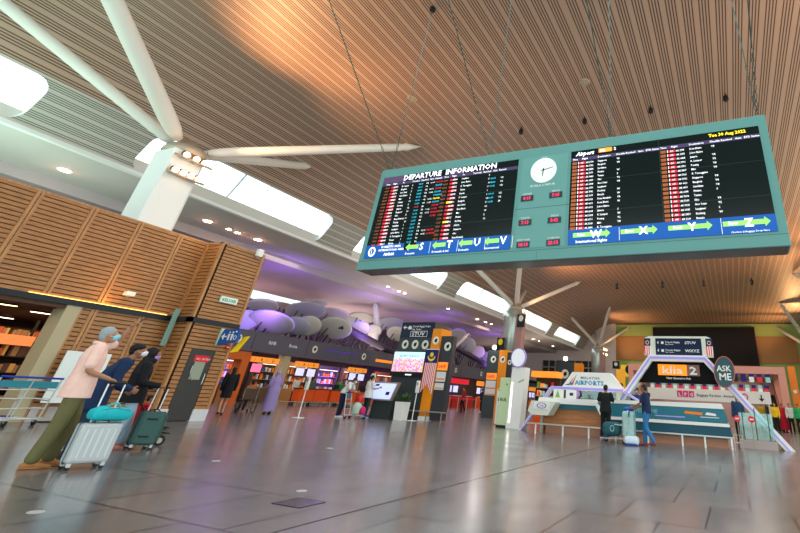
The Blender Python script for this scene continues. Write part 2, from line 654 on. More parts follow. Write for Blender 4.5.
# ---- wood slat wall on the shop side
wood = wood_mat('slat_wood', (0.40, 0.178, 0.058), (2, 2, 14))
woodtrim = wood_mat('slat_trim_wood', (0.46, 0.22, 0.08), (8, 8, 1))
woodback = mat('slat_backing', (0.10, 0.042, 0.016), 0.8)
def slat_panel(mb, axis, pos, a0, a1, z0, z1, out, pitch=0.111, h=0.084, d=0.024):
    """axis 'x': face at x=pos looking towards out (+1/-1); a along y. axis 'y': face at y=pos, a along x"""
    def bx(u0, u1, q0, q1, w0, w1):
        lo, hi = min(q0, q1), max(q0, q1)
        if axis == 'x': mb.box(lo, hi, u0, u1, w0, w1)
        else: mb.box(u0, u1, lo, hi, w0, w1)
    mb.use(2)
    bx(a0, a1, pos - out * (d + 0.10), pos - out * d, z0, z1)
    mb.use(0)
    z = z0
    while z < z1 - 0.02:
        bx(a0, a1, pos - out * d, pos, z, min(z + h, z1))
        z += pitch
def vtrim(mb, axis, pos, a, z0, z1, out):
    mb.use(1)
    for s in (-0.045, 0.045):
        lo, hi = sorted((pos - out * 0.03, pos + out * 0.02))
        if axis == 'x': mb.box(lo, hi, a + s - 0.032, a + s + 0.032, z0, z1)
        else: mb.box(a + s - 0.032, a + s + 0.032, lo, hi, z0, z1)
    mb.use(0)
WX, BX = -16.22, -15.44
mb = MB()
slat_panel(mb, 'x', WX, -12, 9.21, 2.84, 5.24, 1)
for k in range(19):
    y = 4.94 + 1.135 * (k - 14)
    if y < 9.0: vtrim(mb, 'x', WX, y, 2.84, 5.24, 1)
mb.use(1).box(WX - 0.14, WX + 0.01, -12, 9.21, 5.24, 5.29).use(0)
# lower part beside the shop opening
slat_panel(mb, 'x', WX, 6.90, 9.21, 0.32, 2.72, 1)
for y in (7.19, 8.32): vtrim(mb, 'x', WX, y, 0.1, 2.72, 1)
mb.use(1).box(WX - 0.14, WX + 0.02, 6.86, 6.93, 0, 2.72).use(0)
struct(mb.build('wall_left', [wood, woodtrim, woodback]))
struct(MB().box(WX - 0.1, WX + 0.015, 6.95, 9.21, 0, 0.32).build('baseboard_left', mat('stone_skirting', (0.55, 0.52, 0.50), 0.5)))
# black band between the storeys
bd = MB()
bd.box(WX - 0.2, WX + 0.07, -12, 9.1, 2.70, 2.84)
bd.box(WX, BX + 0.07, 9.1, 9.21, 2.70, 2.84)
bd.box(BX - 0.1, BX + 0.07, 9.1, 10.72, 2.70, 2.84)
struct(bd.build('trim_5', mat('black_band', (0.012, 0.014, 0.018), 0.35)))
# warm strip lamp on the band
em = mat('led_strip', (1.0, 0.55, 0.12), 0.5, emit=2.5)
strip = MB().box(WX + 0.005, WX + 0.06, 5.75, 8.9, 2.842, 2.858).build('led_strip', em)
tag(strip, 'glowing amber light strip along the ledge under the upper wooden slats', 'lamp')
light('ledge_glow', 'AREA', (WX + 0.12, 7.3, 2.87), 16, (1.0, 0.50, 0.08), (WX + 0.02, 7.3, 3.3), 0.1, 3.4)
# protruding block
mb = MB()
slat_panel(mb, 'y', 9.21, WX, BX, 0.32, 2.70, -1)
slat_panel(mb, 'y', 9.21, WX, BX, 2.84, 5.24, -1)
slat_panel(mb, 'x', BX, 9.23, 10.72, 2.84, 5.24, 1)
slat_panel(mb, 'x', BX, 9.23, 9.56, 0.32, 2.70, 1)
slat_panel(mb, 'x', BX, 10.30, 10.72, 0.32, 2.70, 1)
slat_panel(mb, 'x', BX, 9.56, 10.30, 1.98, 2.70, 1)
mb.use(1)
mb.box(BX - 0.09, BX + 0.02, 9.19, 9.26, 0.0, 5.26)
mb.box(BX - 0.09, BX + 0.02, 10.66, 10.74, 0.32, 5.26)
mb.box(WX, WX + 0.08, 9.17, 9.24, 0.0, 5.26)
mb.box(WX - 2, BX - 0.1, 10.65, 10.72, 0.0, 5.24)
mb.box(WX, BX, 9.19, 9.23, 5.22, 5.27)
mb.box(BX - 0.14, BX + 0.01, 9.19, 10.74, 5.22, 5.27)
mb.use(0)
struct(mb.build('wall_block', [wood, woodtrim, woodback]))
struct(MB().box(BX - 0.1, BX + 0.02, 10.28, 10.74, 0, 0.32).box(BX - 0.1, BX + 0.02, 9.2, 9.58, 0, 0.32).build('baseboard_block', mat('steel_skirting', (0.62, 0.64, 0.66), 0.35)))
light('return_glow', 'POINT', (WX + 0.4, 8.7, 5.7), 10, (1.0, 0.6, 0.2), size=0.1)
# door in the block
dg = mat('dark_grey_door', (0.045, 0.045, 0.042), 0.4)
door = struct(MB().box(BX - 0.08, BX - 0.01, 9.58, 10.28, 0.02, 1.97).build('door_1', dg))
MB().box(BX - 0.012, BX - 0.004, 9.80, 10.12, 1.12, 1.62).build('window_pane', mat('door_glass', (0.30, 0.34, 0.26), 0.15), door)
MB().box(BX - 0.003, BX + 0.003, 9.74, 10.18, 1.62, 1.80).build('notice', mat('red_notice', (0.70, 0.02, 0.035), 0.5), door)
MB().text('NO ENTRY', BX + 0.005, 9.80, 1.67, 0.085, xdir=(0, 1, 0)).build('lettering', mat('white_ink', (0.85, 0.85, 0.85), 0.5), door)
MB().path([(BX + 0.02, 10.2, 1.0), (BX + 0.05, 10.2, 1.02), (BX + 0.05, 10.2, 1.28), (BX + 0.02, 10.2, 1.3)], 0.012, 6).path([(BX + 0.02, 9.9, 1.1), (BX + 0.045, 9.75, 1.3), (BX + 0.045, 9.75, 1.5)], 0.010, 6).build('door_handle', mat('satin_steel', (0.6, 0.6, 0.6), 0.3, 0.8), door)

# shop behind the opening: ceiling, back and side walls
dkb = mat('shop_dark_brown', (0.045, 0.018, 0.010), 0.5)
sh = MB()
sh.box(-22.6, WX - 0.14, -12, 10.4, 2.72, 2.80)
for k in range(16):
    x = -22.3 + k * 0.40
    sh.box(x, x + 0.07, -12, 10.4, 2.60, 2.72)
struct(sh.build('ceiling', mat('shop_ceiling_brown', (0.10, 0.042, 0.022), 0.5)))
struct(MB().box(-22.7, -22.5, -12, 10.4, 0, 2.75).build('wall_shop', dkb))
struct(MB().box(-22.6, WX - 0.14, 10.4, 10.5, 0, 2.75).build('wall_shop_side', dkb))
beige = mat('beige_pillar', (0.47, 0.40, 0.25), 0.5)
struct(MB().box(WX - 0.55, WX + 0.04, 6.58, 6.88, 0, 2.70).build('trim_6', beige))

# roof of the shop block (unseen top) keeps the sky out of the opening
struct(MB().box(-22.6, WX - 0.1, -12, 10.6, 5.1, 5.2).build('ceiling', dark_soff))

# ================================================================== COLUMNS
colw = mat('column_white', (0.80, 0.84, 0.82), 0.45)
armw = mat('strut_white', (0.74, 0.72, 0.66), 0.4)
steel = mat('cast_steel', (0.42, 0.36, 0.28), 0.4, 0.4)
bulb = mat('lamp_glow', (1.0, 0.62, 0.32), 0.4, emit=9)
def roof_column(cx, cy, side, label):
    t_ = thing('roof_column', label, 'column', (cx, cy, 0), 0, 'branching roof columns')
    s = side
    if cy < 20:
        sh_ = MB()
        sh_.prism([(-0.55, -0.60), (0.52, -0.60), (0.55, -0.57), (0.55, 0.40), (0.45, 0.5), (-0.45, 0.5), (-0.55, 0.40)], 0, 8.45, 'z')
        sh_.build('shaft', colw, t_)
    else:
        MB().lathe([(1.0, 0), (1.0, 7.6), (0.95, 8.3), (0.6, 8.45)], (0, 0, 0), 24).build('shaft', mat('column_steel', (0.45, 0.52, 0.48), 0.25, 0.5), t_, True)
        MB().box(0.55, 1.2, -0.95, -0.2, 0, 8.0).build('service_panel', mat('column_pink_panel', (0.42, 0.24, 0.22), 0.5), t_)
    MB().lathe([(0.55, 8.4), (0.7, 8.5), (0.62, 8.75), (0.35, 8.9), (0.25, 9.1)], (0, 0, 0), 16).build('head_casting', steel, t_, True)
    for dx, dy, tz, r in ((3.8 * s, 7.9, 12.98, 0.21), (3.8 * s, -7.9, 12.98, 0.27), (-2.3 * s, 6.7, 11.93, 0.20), (-2.3 * s, -6.7, 11.93, 0.2)):
        if cy > 20: r = 0.22
        p0, p1 = Vector((dx * 0.05, dy * 0.05, 8.8)), Vector((dx, dy, tz))
        d = (p1 - p0)
        a = MB()
        a.path([p0 + d * 0.02, p0 + d * 0.06, p0 + d * 0.12, p0 + d * 0.86, p0 + d * 0.90, p0 + d * 0.905, p0 + d], [r * 0.6, r * 0.9, r, r * 0.95, r * 0.8, r * 1.05, 0.02], 16)
        a.build('strut', armw, t_, True)
    # two rings of warm floodlights on the hall side
    for z, yy in ((8.28, (-0.28, 0.06, 0.36)), (7.62, (-0.38, -0.12, 0.14, 0.40))):
        bar = MB().path([(0.75 * s, -0.62, z - 0.12), (0.78 * s, 0.62, z - 0.12)], 0.045, 8).build('lamp_bar', steel, t_)
        for y in yy:
            k = 1.0 if cy < 20 else 2.2
            xb = 0.76 * s * (1 if cy < 20 else 1.4)
            MB().rbox((xb - 0.09 * s, y * k, z), (0.05, 0.12, 0.12), bev=.4).build('lamp_housing', mat('lamp_housing_dark', (0.10, 0.07, 0.05), 0.5), bar)
            MB().ell((xb, y * k, z), (0.10 if cy < 20 else 0.13,) * 3, None, 12, 8).build('floodlight', bulb, t_, True)
    if cy < 20:
        light('column_floodlight', 'POINT', (cx + s * 1.25, cy - 0.1, 8.3), 4, (1.0, 0.35, 0.15), size=0.25)
        light('column_floodlight', 'POINT', (cx + s * 0.95, cy - 0.1, 7.45), 2.5, (1.0, 0.45, 0.2), size=0.2)
    return t_
roof_column(-18.2, 8.3, 1, 'white boxed roof column with warm floodlights rising behind the wooden slat wall')
roof_column(-18.2, 37.8, 1, 'round steel roof column with splayed struts behind the white pylon and disc')
roof_column(-18.2, 67.2, 1, 'farthest splayed roof column on the check-in side, before the far white wall')
roof_column(10.4, 67.2, -1, 'farthest splayed roof column beside the green wall and escalator')
roof_column(10.4, 37.8, -1, 'splayed roof column whose strut tip enters by the orange lit ceiling edge')

# ================================================================== DEPARTURE BOARD
teal = mat('board_teal_metal', (0.13, 0.33, 0.31), 0.42, noise=0.05, nscale=0.8)
scr_black = mat('screen_black', (0.004, 0.010, 0.010), 0.16, emit=0.010, ecol=(0.03, 0.2, 0.17), spec=0.22)
def E(name, c, s): return mat(name, c, 0.5, emit=s)
e_white = E('screen_white', (0.9, 0.9, 0.95), 0.9)
e_red = E('screen_red', (0.62, 0.012, 0.03), 0.75)
e_org = E('screen_orange', (0.40, 0.11, 0.03), 0.45)
e_cyan = E('screen_cyan', (0.02, 0.42, 0.60), 0.8)
e_blue = E('screen_blue', (0.004, 0.075, 0.32), 0.6)
e_green = E('screen_green', (0.26, 0.62, 0.13), 0.7)
e_yel = E('screen_yellow', (0.95, 0.72, 0.02), 0.9)
e_pur = E('screen_purple', (0.05, 0.035, 0.10), 0.4)
BW, BH, BD = 9.43, 2.73, 0.54
board = thing('departure_board', 'long teal flight departure board hanging by chains from the slatted ceiling', 'departure board', (-8.2, 8.0, 3.642))
case = MB()
case.rbox((BW / 2, BD / 2, BH / 2), (BW / 2, BD / 2, BH / 2), bev=0.05)
case.build('housing', teal, board)
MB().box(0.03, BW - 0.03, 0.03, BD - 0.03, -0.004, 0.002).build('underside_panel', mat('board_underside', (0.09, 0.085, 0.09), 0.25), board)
MB().box(4.18, 5.30, -0.006, 0.0, 0.27, 2.47).build('clock_panel', mat('board_teal_light', (0.15, 0.37, 0.345), 0.4), board)
seam = MB()
for z in (1.18,): seam.box(4.10, 5.38, -0.009, -0.006, z, z + 0.008)
seam.box(0.0, BW, -0.002, 0.001, 0.215, 0.222)
seam.box(4.7, 4.705, -0.002, 0.001, 0.0, 0.215)
seam.build('panel_seam', mat('seam_dark', (0.03, 0.09, 0.09), 0.5), board)
def screen(x0, x1):
    s_ = MB().box(x0, x1, -0.012, 0.0, 0.27, 2.48).build('screen', scr_black, board)
    fr = MB()
    for k in range(1, 2):
        fr.box(x0 + (x1 - x0) / 2 - 0.004, x0 + (x1 - x0) / 2 + 0.004, -0.014, -0.012, 0.27, 2.48)
    for z in (0.97, 1.70):
        fr.box(x0, x1, -0.014, -0.012, z, z + 0.006)
    fr.build('screen_joint', mat('screen_joint', (0.02, 0.06, 0.06), 0.3), s_)
    return s_
SA = screen(0.15, 4.07)
SB = screen(5.38, 9.27)
cities = ['K. Lumpur', 'Langkawi', 'Singapore', 'Kota Bharu', 'Tawau', 'Penang', 'Kuching', 'Bangkok', 'Johor Bahru', 'Sibu', 'Miri', 'Bintulu', 'Sandakan', 'Jakarta', 'Alor Setar', 'K. Terengganu', 'Kota Kinabalu', 'Phuket']
rows_w, rows_r, rows_o, rows_c, rows_y, rows_ink = MB(), MB(), MB(), MB(), MB(), MB()
YT = -0.017
def hdr(x0, xs, z=2.235):
    for x, s in xs:
        rows_w.text(s, x0 + x, YT, z, 0.062, bold=0.01)
rnd = random.Random(3)
for bi, (x0, n, ztop, right_scr) in enumerate(((0.28, 18, 2.13, False), (2.06, 16, 2.13, False), (5.42, 18, 2.13, True), (7.35, 17, 2.13, True))):
    k = 1.0
    pitch = 0.0905 if n == 18 else (0.101 if n == 16 else 0.095)
    for r_ in range(n):
        z = ztop - r_ * pitch
        h_ = 0.058
        if right_scr:
            rows_o.box(x0 + 0.0, x0 + 0.105, YT, YT + 0.002, z - 0.004, z + 0.056)
            rows_ink.text('%02d:%02d' % (7 + r_ // 2, (r_ * 25) % 60), x0 + 0.01, YT - 0.002, z + 0.01, 0.038)
            rows_w.box(x0 + 0.135, x0 + 0.150, YT, YT + 0.002, z, z + 0.055)
            rows_r.box(x0 + 0.155, x0 + 0.30, YT, YT + 0.002, z - 0.002, z + 0.050)
            rows_w.text('AK', x0 + 0.19, YT - 0.002, z + 0.005, 0.055)
            rows_w.text('AK %d' % rnd.randint(5100, 6990), x0 + 0.315, YT, z, h_, sx=0.8, bold=0.01)
            rows_w.text(cities[(r_ * 5 + bi) % 18], x0 + 0.58, YT, z, 0.06, sx=0.85, bold=0.01)
            if (r_ + bi) % 5 != 4:
                rows_w.text(rnd.choice(['Y2', 'W', 'Y4', 'S', 'Y8']), x0 + 1.0, YT, z, h_, bold=0.01)
        else:
            rows_o.text('%02d:%02d' % (6 + r_ // 2, (r_ * 25) % 60), x0 + 0.0, YT, z, 0.06, bold=0.02)
            (rows_y if (bi == 1 and r_ in (6, 11)) else rows_r).box(x0 + 0.19, x0 + (0.34 if rnd.random() < .7 else 0.42), YT, YT + 0.002, z - 0.002, z + 0.044)
            rows_w.text('AK%d' % rnd.randint(400, 990), x0 + 0.27, YT - 0.002, z, h_, sx=0.85, bold=0.012)
            rows_w.text(cities[(r_ * 7 + bi) % 18], x0 + 0.52, YT, z, 0.06, sx=0.85, bold=0.01)
            if (bi == 0 and r_ < 18) or r_ < 12:
                rows_w.text(rnd.choice(['1', '2', '10', '7']), x0 + 0.84 + 0.42 * bi, YT, z, h_, bold=0.01)
            if bi == 0 or r_ < 8 and r_ not in (0, 4):
                (rows_r if rnd.random() < .22 and bi == 0 else rows_c).text('%02d:%02d' % (8 + r_ // 3, (r_ * 15) % 60), x0 + 1.04 + 0.28 * bi, YT, z, 0.062, bold=0.02)
                rows_w.text(rnd.choice(['S4', 'T9', 'U2']), x0 + 1.27 + 0.32 * bi, YT, z, h_, bold=0.01)
            if bi == 0 and (r_ < 11 or r_ in (14, 15)):
                if r_ % 3 != 1: rows_w.text('%02d:%02d' % (9 + r_ // 3, (r_ * 35) % 60), x0 + 1.40, YT, z, 0.055)
                tgt = rows_c if r_ in (1, 3, 4, 6) else (rows_y if r_ == 5 else rows_r)
                tgt.text(rnd.choice(['BOARDING', 'DELAYED', 'CLOSED']), x0 + 1.56, YT, z, 0.062, sx=0.75, bold=0.015)
for x0 in (0.28, 2.06):
    hdr(x0, ((0.0, 'Time'), (0.22, 'Flight'), (0.52, 'To'), (0.82, 'Terminal'), (1.10, 'Resched'), (1.36, 'Gate'), (1.52, 'Remark')))
for x0 in (5.42, 7.35):
    hdr(x0, ((0.0, 'Time'), (0.22, 'Flight'), (0.58, 'Destination'), (0.98, 'CheckIn'), (1.20, 'Resched'), (1.46, 'Gate'), (1.63, 'ETD'), (1.76, 'Status')), 2.235)
bars = MB().box(0.15, 4.07, -0.0135, -0.012, 2.215, 2.30).box(5.38, 9.27, -0.0135, -0.012, 2.215, 2.30)
bars.build('heading_bar', e_pur, SA)
rows_o.build('departure_times', e_org, SA)
rows_r.build('airline_marks', e_red, SA)
rows_c.build('revised_times', e_cyan, SA)
rows_y.text('Tue 30 Aug 2022', 8.33, YT, 2.365, 0.10, bold=0.03)
rows_y.build('date_lettering', e_yel, SB)
rows_ink.build('dark_figures', mat('ink_dark', (0.02, 0.01, 0.01), 0.5), SB)
rows_w.build('flight_lettering', e_white, SB)
# head lettering and bottom bars
MB().text('DEPARTURE  INFORMATION', 0.80, YT, 2.325, 0.205, bold=0.022, sx=1.03).build('title_lettering', e_white, SA)
MB().box(0.15, 0.85, -0.0135, -0.012, 2.305, 2.48).box(2.2, 2.6, -0.0135, -0.012, 2.305, 2.48).build('advert_patch', E('screen_magenta', (0.10, 0.06, 0.13), 0.3), SA)
MB().box(0.15, 4.07, -0.0145, -0.012, 0.27, 0.60).build('row_guide_bar', e_blue, SA)
MB().box(5.38, 9.27, -0.0145, -0.012, 0.27, 0.60).build('row_guide_bar', e_blue, SB)
dark_inset = MB().box(1.28, 1.62, -0.0155, -0.0146, 0.42, 0.60).build('advert_patch', scr_black, SA)
MB().box(6.02, 6.32, -0.0155, -0.0145, 2.36, 2.46).build('orange_tile', E('screen_bright_orange', (0.95, 0.30, 0.02), 0.9), SB)
MB().text('klia', 6.05, -0.018, 2.375, 0.09, bold=0.03).text('2', 6.36, -0.018, 2.375, 0.10, bold=0.03).text('Airport', 5.5, -0.018, 2.345, 0.13, bold=0.04, shear=0.3).build('airport_lettering', e_white, SB)
def arrow(mb, x, z, L, d, h=0.10):
    if d < 0:
        p = [(x, z), (x + h, z + h), (x + h, z + h * .5), (x + L, z + h * .5), (x + L, z - h * .5), (x + h, z - h * .5), (x + h, z - h)]
    else:
        p = [(x + L, z), (x + L - h, z + h), (x + L - h, z + h * .5), (x, z + h * .5), (x, z - h * .5), (x + L - h, z - h * .5), (x + L - h, z - h)]
    mb.prism(p, -0.0175, -0.016)
ga, gl = MB(), MB()
for x, c in ((1.76, 'S'), (2.50, 'T'), (3.20, 'U'), (3.86, 'V')):
    arrow(ga, x - 0.42, 0.485, 0.36, -1)
    gl.text(c, x - 0.03, -0.019, 0.40, 0.24, bold=0.03)
    gl.box(x + 0.26, x + 0.266, -0.018, -0.017, 0.30, 0.57)
    gl.text({'S': 'Domestic', 'T': 'Domestic & Intl', 'U': 'Domestic', 'V': 'International'}[c], x - 0.40, -0.019, 0.305, 0.07, bold=0.01)
gl.text('DOMESTIC AREA', 0.62, -0.019, 0.51, 0.075, bold=0.02).text('INTERNATIONAL AREA', 0.56, -0.019, 0.43, 0.07, bold=0.02).text('Airfield', 0.74, -0.019, 0.315, 0.10, bold=0.03)
gl.ring((0.36, 0.435), 0.105, 0.12, 0.35, -0.019, -0.016)
gl.text('i', 0.34, -0.02, 0.39, 0.13, bold=0.03)
ga.build('green_arrow', e_green, SA)
gl.build('row_lettering', e_white, SA)
ga, gl = MB(), MB()
for x, c, L in ((5.91, 'W', 0.78), (6.90, 'X', 0.72), (7.82, 'Y', 0.80), (8.80, 'Z', 0.80)):
    arrow(ga, x - 0.42, 0.47, L, 1, 0.095)
    gl.text(c, x - 0.05, -0.019, 0.395, 0.22, bold=0.03)
    gl.text('Row', x - 0.33, -0.019, 0.445, 0.09, bold=0.02)
gl.box(6.45, 6.456, -0.018, -0.017, 0.30, 0.57).box(8.35, 8.356, -0.018, -0.017, 0.28, 0.59)
gl.text('International flights', 5.55, -0.019, 0.30, 0.085, bold=0.015).text('Check-in & Baggage Drop Here', 8.5, -0.019, 0.285, 0.05)
ga.build('green_arrow', e_green, SB)
gl.build('row_lettering', e_white, SB)
# clock and world times
clk = MB().disc((4.73, 2.09), 0.315, 0.315, -0.03, -0.006, 36).build('clock_face', mat('clock_white', (0.80, 0.86, 0.84), 0.4, emit=0.25), board)
tk = MB()
for k in range(12):
    a = k * PI / 6
    cx_, cz_ = 4.73 + 0.255 * math.sin(a), 2.09 + 0.255 * math.cos(a)
    tk.text(str(k or 12), cx_, -0.032, cz_ - 0.02, 0.055, 'C')
tk.build('clock_numerals', mat('clock_grey', (0.25, 0.33, 0.33), 0.5), clk)
def hand(mb, ang, L, wd):
    d = Vector((math.sin(ang), 0, math.cos(ang)))
    n_ = Vector((math.cos(ang), 0, -math.sin(ang)))
    c_ = Vector((4.73, -0.036, 2.09))
    mb.add([c_ - d * 0.05 - n_ * wd, c_ - d * 0.05 + n_ * wd, c_ + d * L + n_ * wd * .6, c_ + d * L - n_ * wd * .6], [(0, 1, 2, 3)])
hd = MB()
hand(hd, R(186), 0.16, 0.014)
hand(hd, R(78), 0.25, 0.011)
hd.build('clock_hands', mat('clock_black', (0.01, 0.01, 0.01), 0.5), clk)
wl = MB()
wl.text('LOCAL', 4.73, -0.012, 2.425, 0.05, 'C', bold=0.01).text('KUALA LUMPUR', 4.73, -0.012, 1.695, 0.075, 'C', bold=0.02, sx=1.1)
for x, z, c, d in ((4.38, 1.43, 'SYDNEY', '8:15'), (5.06, 1.44, 'SEOUL', '7:15'), (4.38, 0.85, 'TOKYO', '7:13'), (5.06, 0.85, 'DELHI', '3:42'), (4.38, 0.35, 'NEW YORK', '18:13'), (5.06, 0.35, 'LONDON', '23:13')):
    wl.text(c, x, -0.012, z + 0.085, 0.06, 'C', bold=0.015)
    q = MB().box(x - 0.15, x + 0.15, -0.022, -0.006, z - 0.065, z + 0.065).build('time_display', mat('led_housing', (0.03, 0.05, 0.05), 0.3), board)
    MB().text(d, x, -0.025, z - 0.038, 0.105, 'C', bold=0.02).build('led_figures', E('led_red', (0.85, 0.02, 0.12), 1.2), q)
wl.build('city_lettering', mat('board_white_ink', (0.8, 0.85, 0.84), 0.5), board)
# chains / cables: one plumb and one raked at each of the four hanging points
chain = mat('cable_steel', (0.05, 0.10, 0.085), 0.4, 0.5)
for i, x in enumerate((0.06, 3.13, 6.26, 9.32)):
    MB().box(x - 0.04, x + 0.04, 0.15, 0.35, BH - 0.01, BH + 0.10).build('hanging_bracket', steel, board)
    for ty in (0.35, -6.5):
        p0, p1 = Vector((x, 0.25, BH + 0.06)), Vector((x - (0.10 if ty > 0 else (0.25 if x < 1 else 0)), ty, 13.0 - 3.642))
        c_ = MB()
        L = (p1 - p0)
        n_ = 16
        for k in range(n_):       # chain links near the board
            a_, b_ = p0 + L * (k * 0.09 / L.length * 1.0), p0 + L * ((k + 1) * 0.09 / L.length)
            wx = 0.022 if k % 2 else 0.005
            c_.path([a_ + Vector((-wx, 0.022 - wx, 0)), b_ + Vector((-wx, 0.022 - wx, 0))], 0.008, 5)
            c_.path([a_ + Vector((wx, wx - 0.022, 0)), b_ + Vector((wx, wx - 0.022, 0))], 0.008, 5)
        c_.path([p0 + L * (n_ * 0.09 / L.length), p1], 0.014, 6)
        c_.build('suspension_cable', chain, board)
        MB().lathe([(0.05, -0.22), (0.10, -0.18), (0.10, -0.05), (0.06, 0.0)], tuple(p1), 10).build('ceiling_anchor', mat('anchor_black', (0.01, 0.015, 0.015), 0.5), board)

# ================================================================== CHECK-IN SIDE
fgrey = mat('fascia_grey', (0.095, 0.10, 0.14), 0.4)
logo_w = mat('logo_white', (0.80, 0.82, 0.80), 0.5)
ink = mat('ink_black', (0.01, 0.01, 0.012), 0.5)
orange = mat('airport_orange', (0.85, 0.22, 0.015), 0.45)
orange_lit = mat('orange_lit_sign', (0.95, 0.30, 0.03), 0.5, emit=0.45)
orange_red = mat('orange_red_counter', (0.80, 0.10, 0.015), 0.4)
navy = mat('navy_sign', (0.006, 0.012, 0.05), 0.3)
lilac = mat('lilac_lit_screen', (0.55, 0.55, 0.95), 0.4, emit=0.8)
pinkscr = mat('pink_lit_screen', (0.9, 0.15, 0.3), 0.4, emit=0.8)
wht = mat('plain_white', (0.80, 0.81, 0.78), 0.45)
creamy = mat('cream_white', (0.74, 0.77, 0.66), 0.4)
dk = mat('near_black', (0.012, 0.012, 0.014), 0.5)

def eye_logo(parent, x, y, z, r, axis='y'):
    """round white badge with dark comma, on a face at y (facing -y) or x (facing +x)"""
    a, b_ = MB(), MB()
    if axis == 'y':
        a.disc((x, z), r * 0.92, r, y - 0.012, y, 24)
        b_.disc((x + r * 0.05, z - r * 0.02), r * 0.38, r * 0.42, y - 0.018, y - 0.012, 18)
        b_.disc((x + r * 0.28, z + r * 0.30), r * 0.16, r * 0.22, y - 0.017, y - 0.012, 12, 0.6)
    else:
        def pd(c, ry, rz, x0, x1):
            return [(c[0] + ry * math.cos(2 * PI * i / 22), c[1] + rz * math.sin(2 * PI * i / 22)) for i in range(22)], x0, x1
        for mb_, c, ry, rz, x0, x1 in ((a, (y, z), r * .92, r, x, x + .012), (b_, (y, z), r * .40, r * .42, x + .012, x + .018), (b_, (y + r * .3, z + r * .32), r * .16, r * .2, x + .012, x + .017)):
            p, u, v = pd(c, ry, rz, x0, x1)
            mb_.prism(p, u, v, 'x')
    e = a.build('emblem', creamy, parent)
    b_.build('emblem_pupil', ink, e)
    return e

# long grey sign fascia over the shop fronts (faces the hall)
fas = thing('shop_fascia', 'long dark grey signboard beam running above the shops and check-in counters', 'signboard', (-27, 12, 0))
fb = MB()
for k in range(12):
    fb.box(-0.5, 0, k * 4.0, k * 4.0 + 3.97, 2.95, 3.92)
fb.build('panel', fgrey, fas)
MB().box(-0.52, 0.01, 0, 48, 2.86, 2.95).box(-0.52, 0.01, 0, 48, 3.92, 3.98).build('edge_trim', mat('fascia_edge', (0.12, 0.10, 0.13), 0.4), fas)
lw, lk, lo = MB(), MB(), MB()
for y in (7.0, 12.6, 17.4, 22.6, 31, 36.5, 43):
    eye_logo(fas, 0.0, y, 3.45, 0.24, 'x')
for y, s_ in ((9.0, 'RHB'), (10.5, 'Bonia'), (26.5, 'Airlines'), (39, 'Lounge')):
    lw.text(s_, 0.012, y, 3.36, 0.28, xdir=(0, 1, 0), bold=0.02)
lo.box(0.0, 0.012, 18.8, 24.5, 3.22, 3.42)
lo.box(0.0, 0.012, 27.5, 30.0, 3.30, 3.46)
lw.build('brand_lettering', logo_w, fas)
lo.build('orange_stripe', orange_lit, fas)
MB().box(0.0, 0.012, 13.6, 16.6, 3.45, 3.56).build('violet_slot', mat('violet_slot', (0.08, 0.03, 0.2), 0.4, emit=0.3, ecol=(0.1, 0.04, 0.4)), fas)

# wall of dark shop interiors behind the fascia
struct(MB().box(-33.2, -33.0, 12, 74, 0, 3.6).build('wall_shops', mat('shop_interior', (0.05, 0.032, 0.026), 0.6, noise=0.3, nscale=1.2)))
struct(MB().box(-33.0, -27.6, 12, 74, 3.55, 3.65).build('ceiling', mat('shop_soffit', (0.05, 0.04, 0.04), 0.6)))
bp = thing('shop_pier', 'beige pier between the cafe front and the orange check-in desks', 'pillar', (-27.3, 22.75, 0))
MB().box(-0.3, 0.2, -0.25, 0.25, 0, 2.86).build('shaft', beige, bp)
MB().box(-0.34, 0.24, -0.29, 0.29, 0, 0.25).build('plinth', steel, bp)

# cafe with orange portal
caf = thing('cafe_front', 'orange framed cafe portal with a dark menu wall behind the woman in black', 'shop', (-27.2, 16.6, 0))
cf = MB()
cf.box(-0.6, 0.12, 0, 3.6, 2.35, 2.80).box(-0.6, 0.12, 3.15, 3.6, 0, 2.35)
cf.build('portal', orange_red if False else mat('cafe_orange', (0.62, 0.13, 0.02), 0.45), caf)
MB().box(-2.2, -2.1, 0, 3.5, 0, 2.6).build('menu_wall', mat('menu_wall', (0.022, 0.016, 0.018), 0.5), caf)
mnu = MB()
for y in (1.55, 2.05):
    mnu.box(-2.09, -2.07, y, y + 0.34, 1.15, 2.15)
mnu.build('menu_board', mat('menu_board', (0.20, 0.14, 0.08), 0.5, noise=0.5, nscale=9), caf)
MB().box(-1.5, -0.9, 1.2, 3.1, 0, 1.0).build('counter', mat('cafe_counter', (0.25, 0.04, 0.015), 0.4), caf)
MB().box(-1.0, -0.95, -1.2, -0.4, 0.75, 1.7).build('menu_screen', lilac, caf)
MB().box(-1.0, -0.94, -1.2, -0.4, 1.7, 1.98).build('screen_header', mat('blue_header', (0.02, 0.05, 0.8), 0.4, emit=0.7), caf)

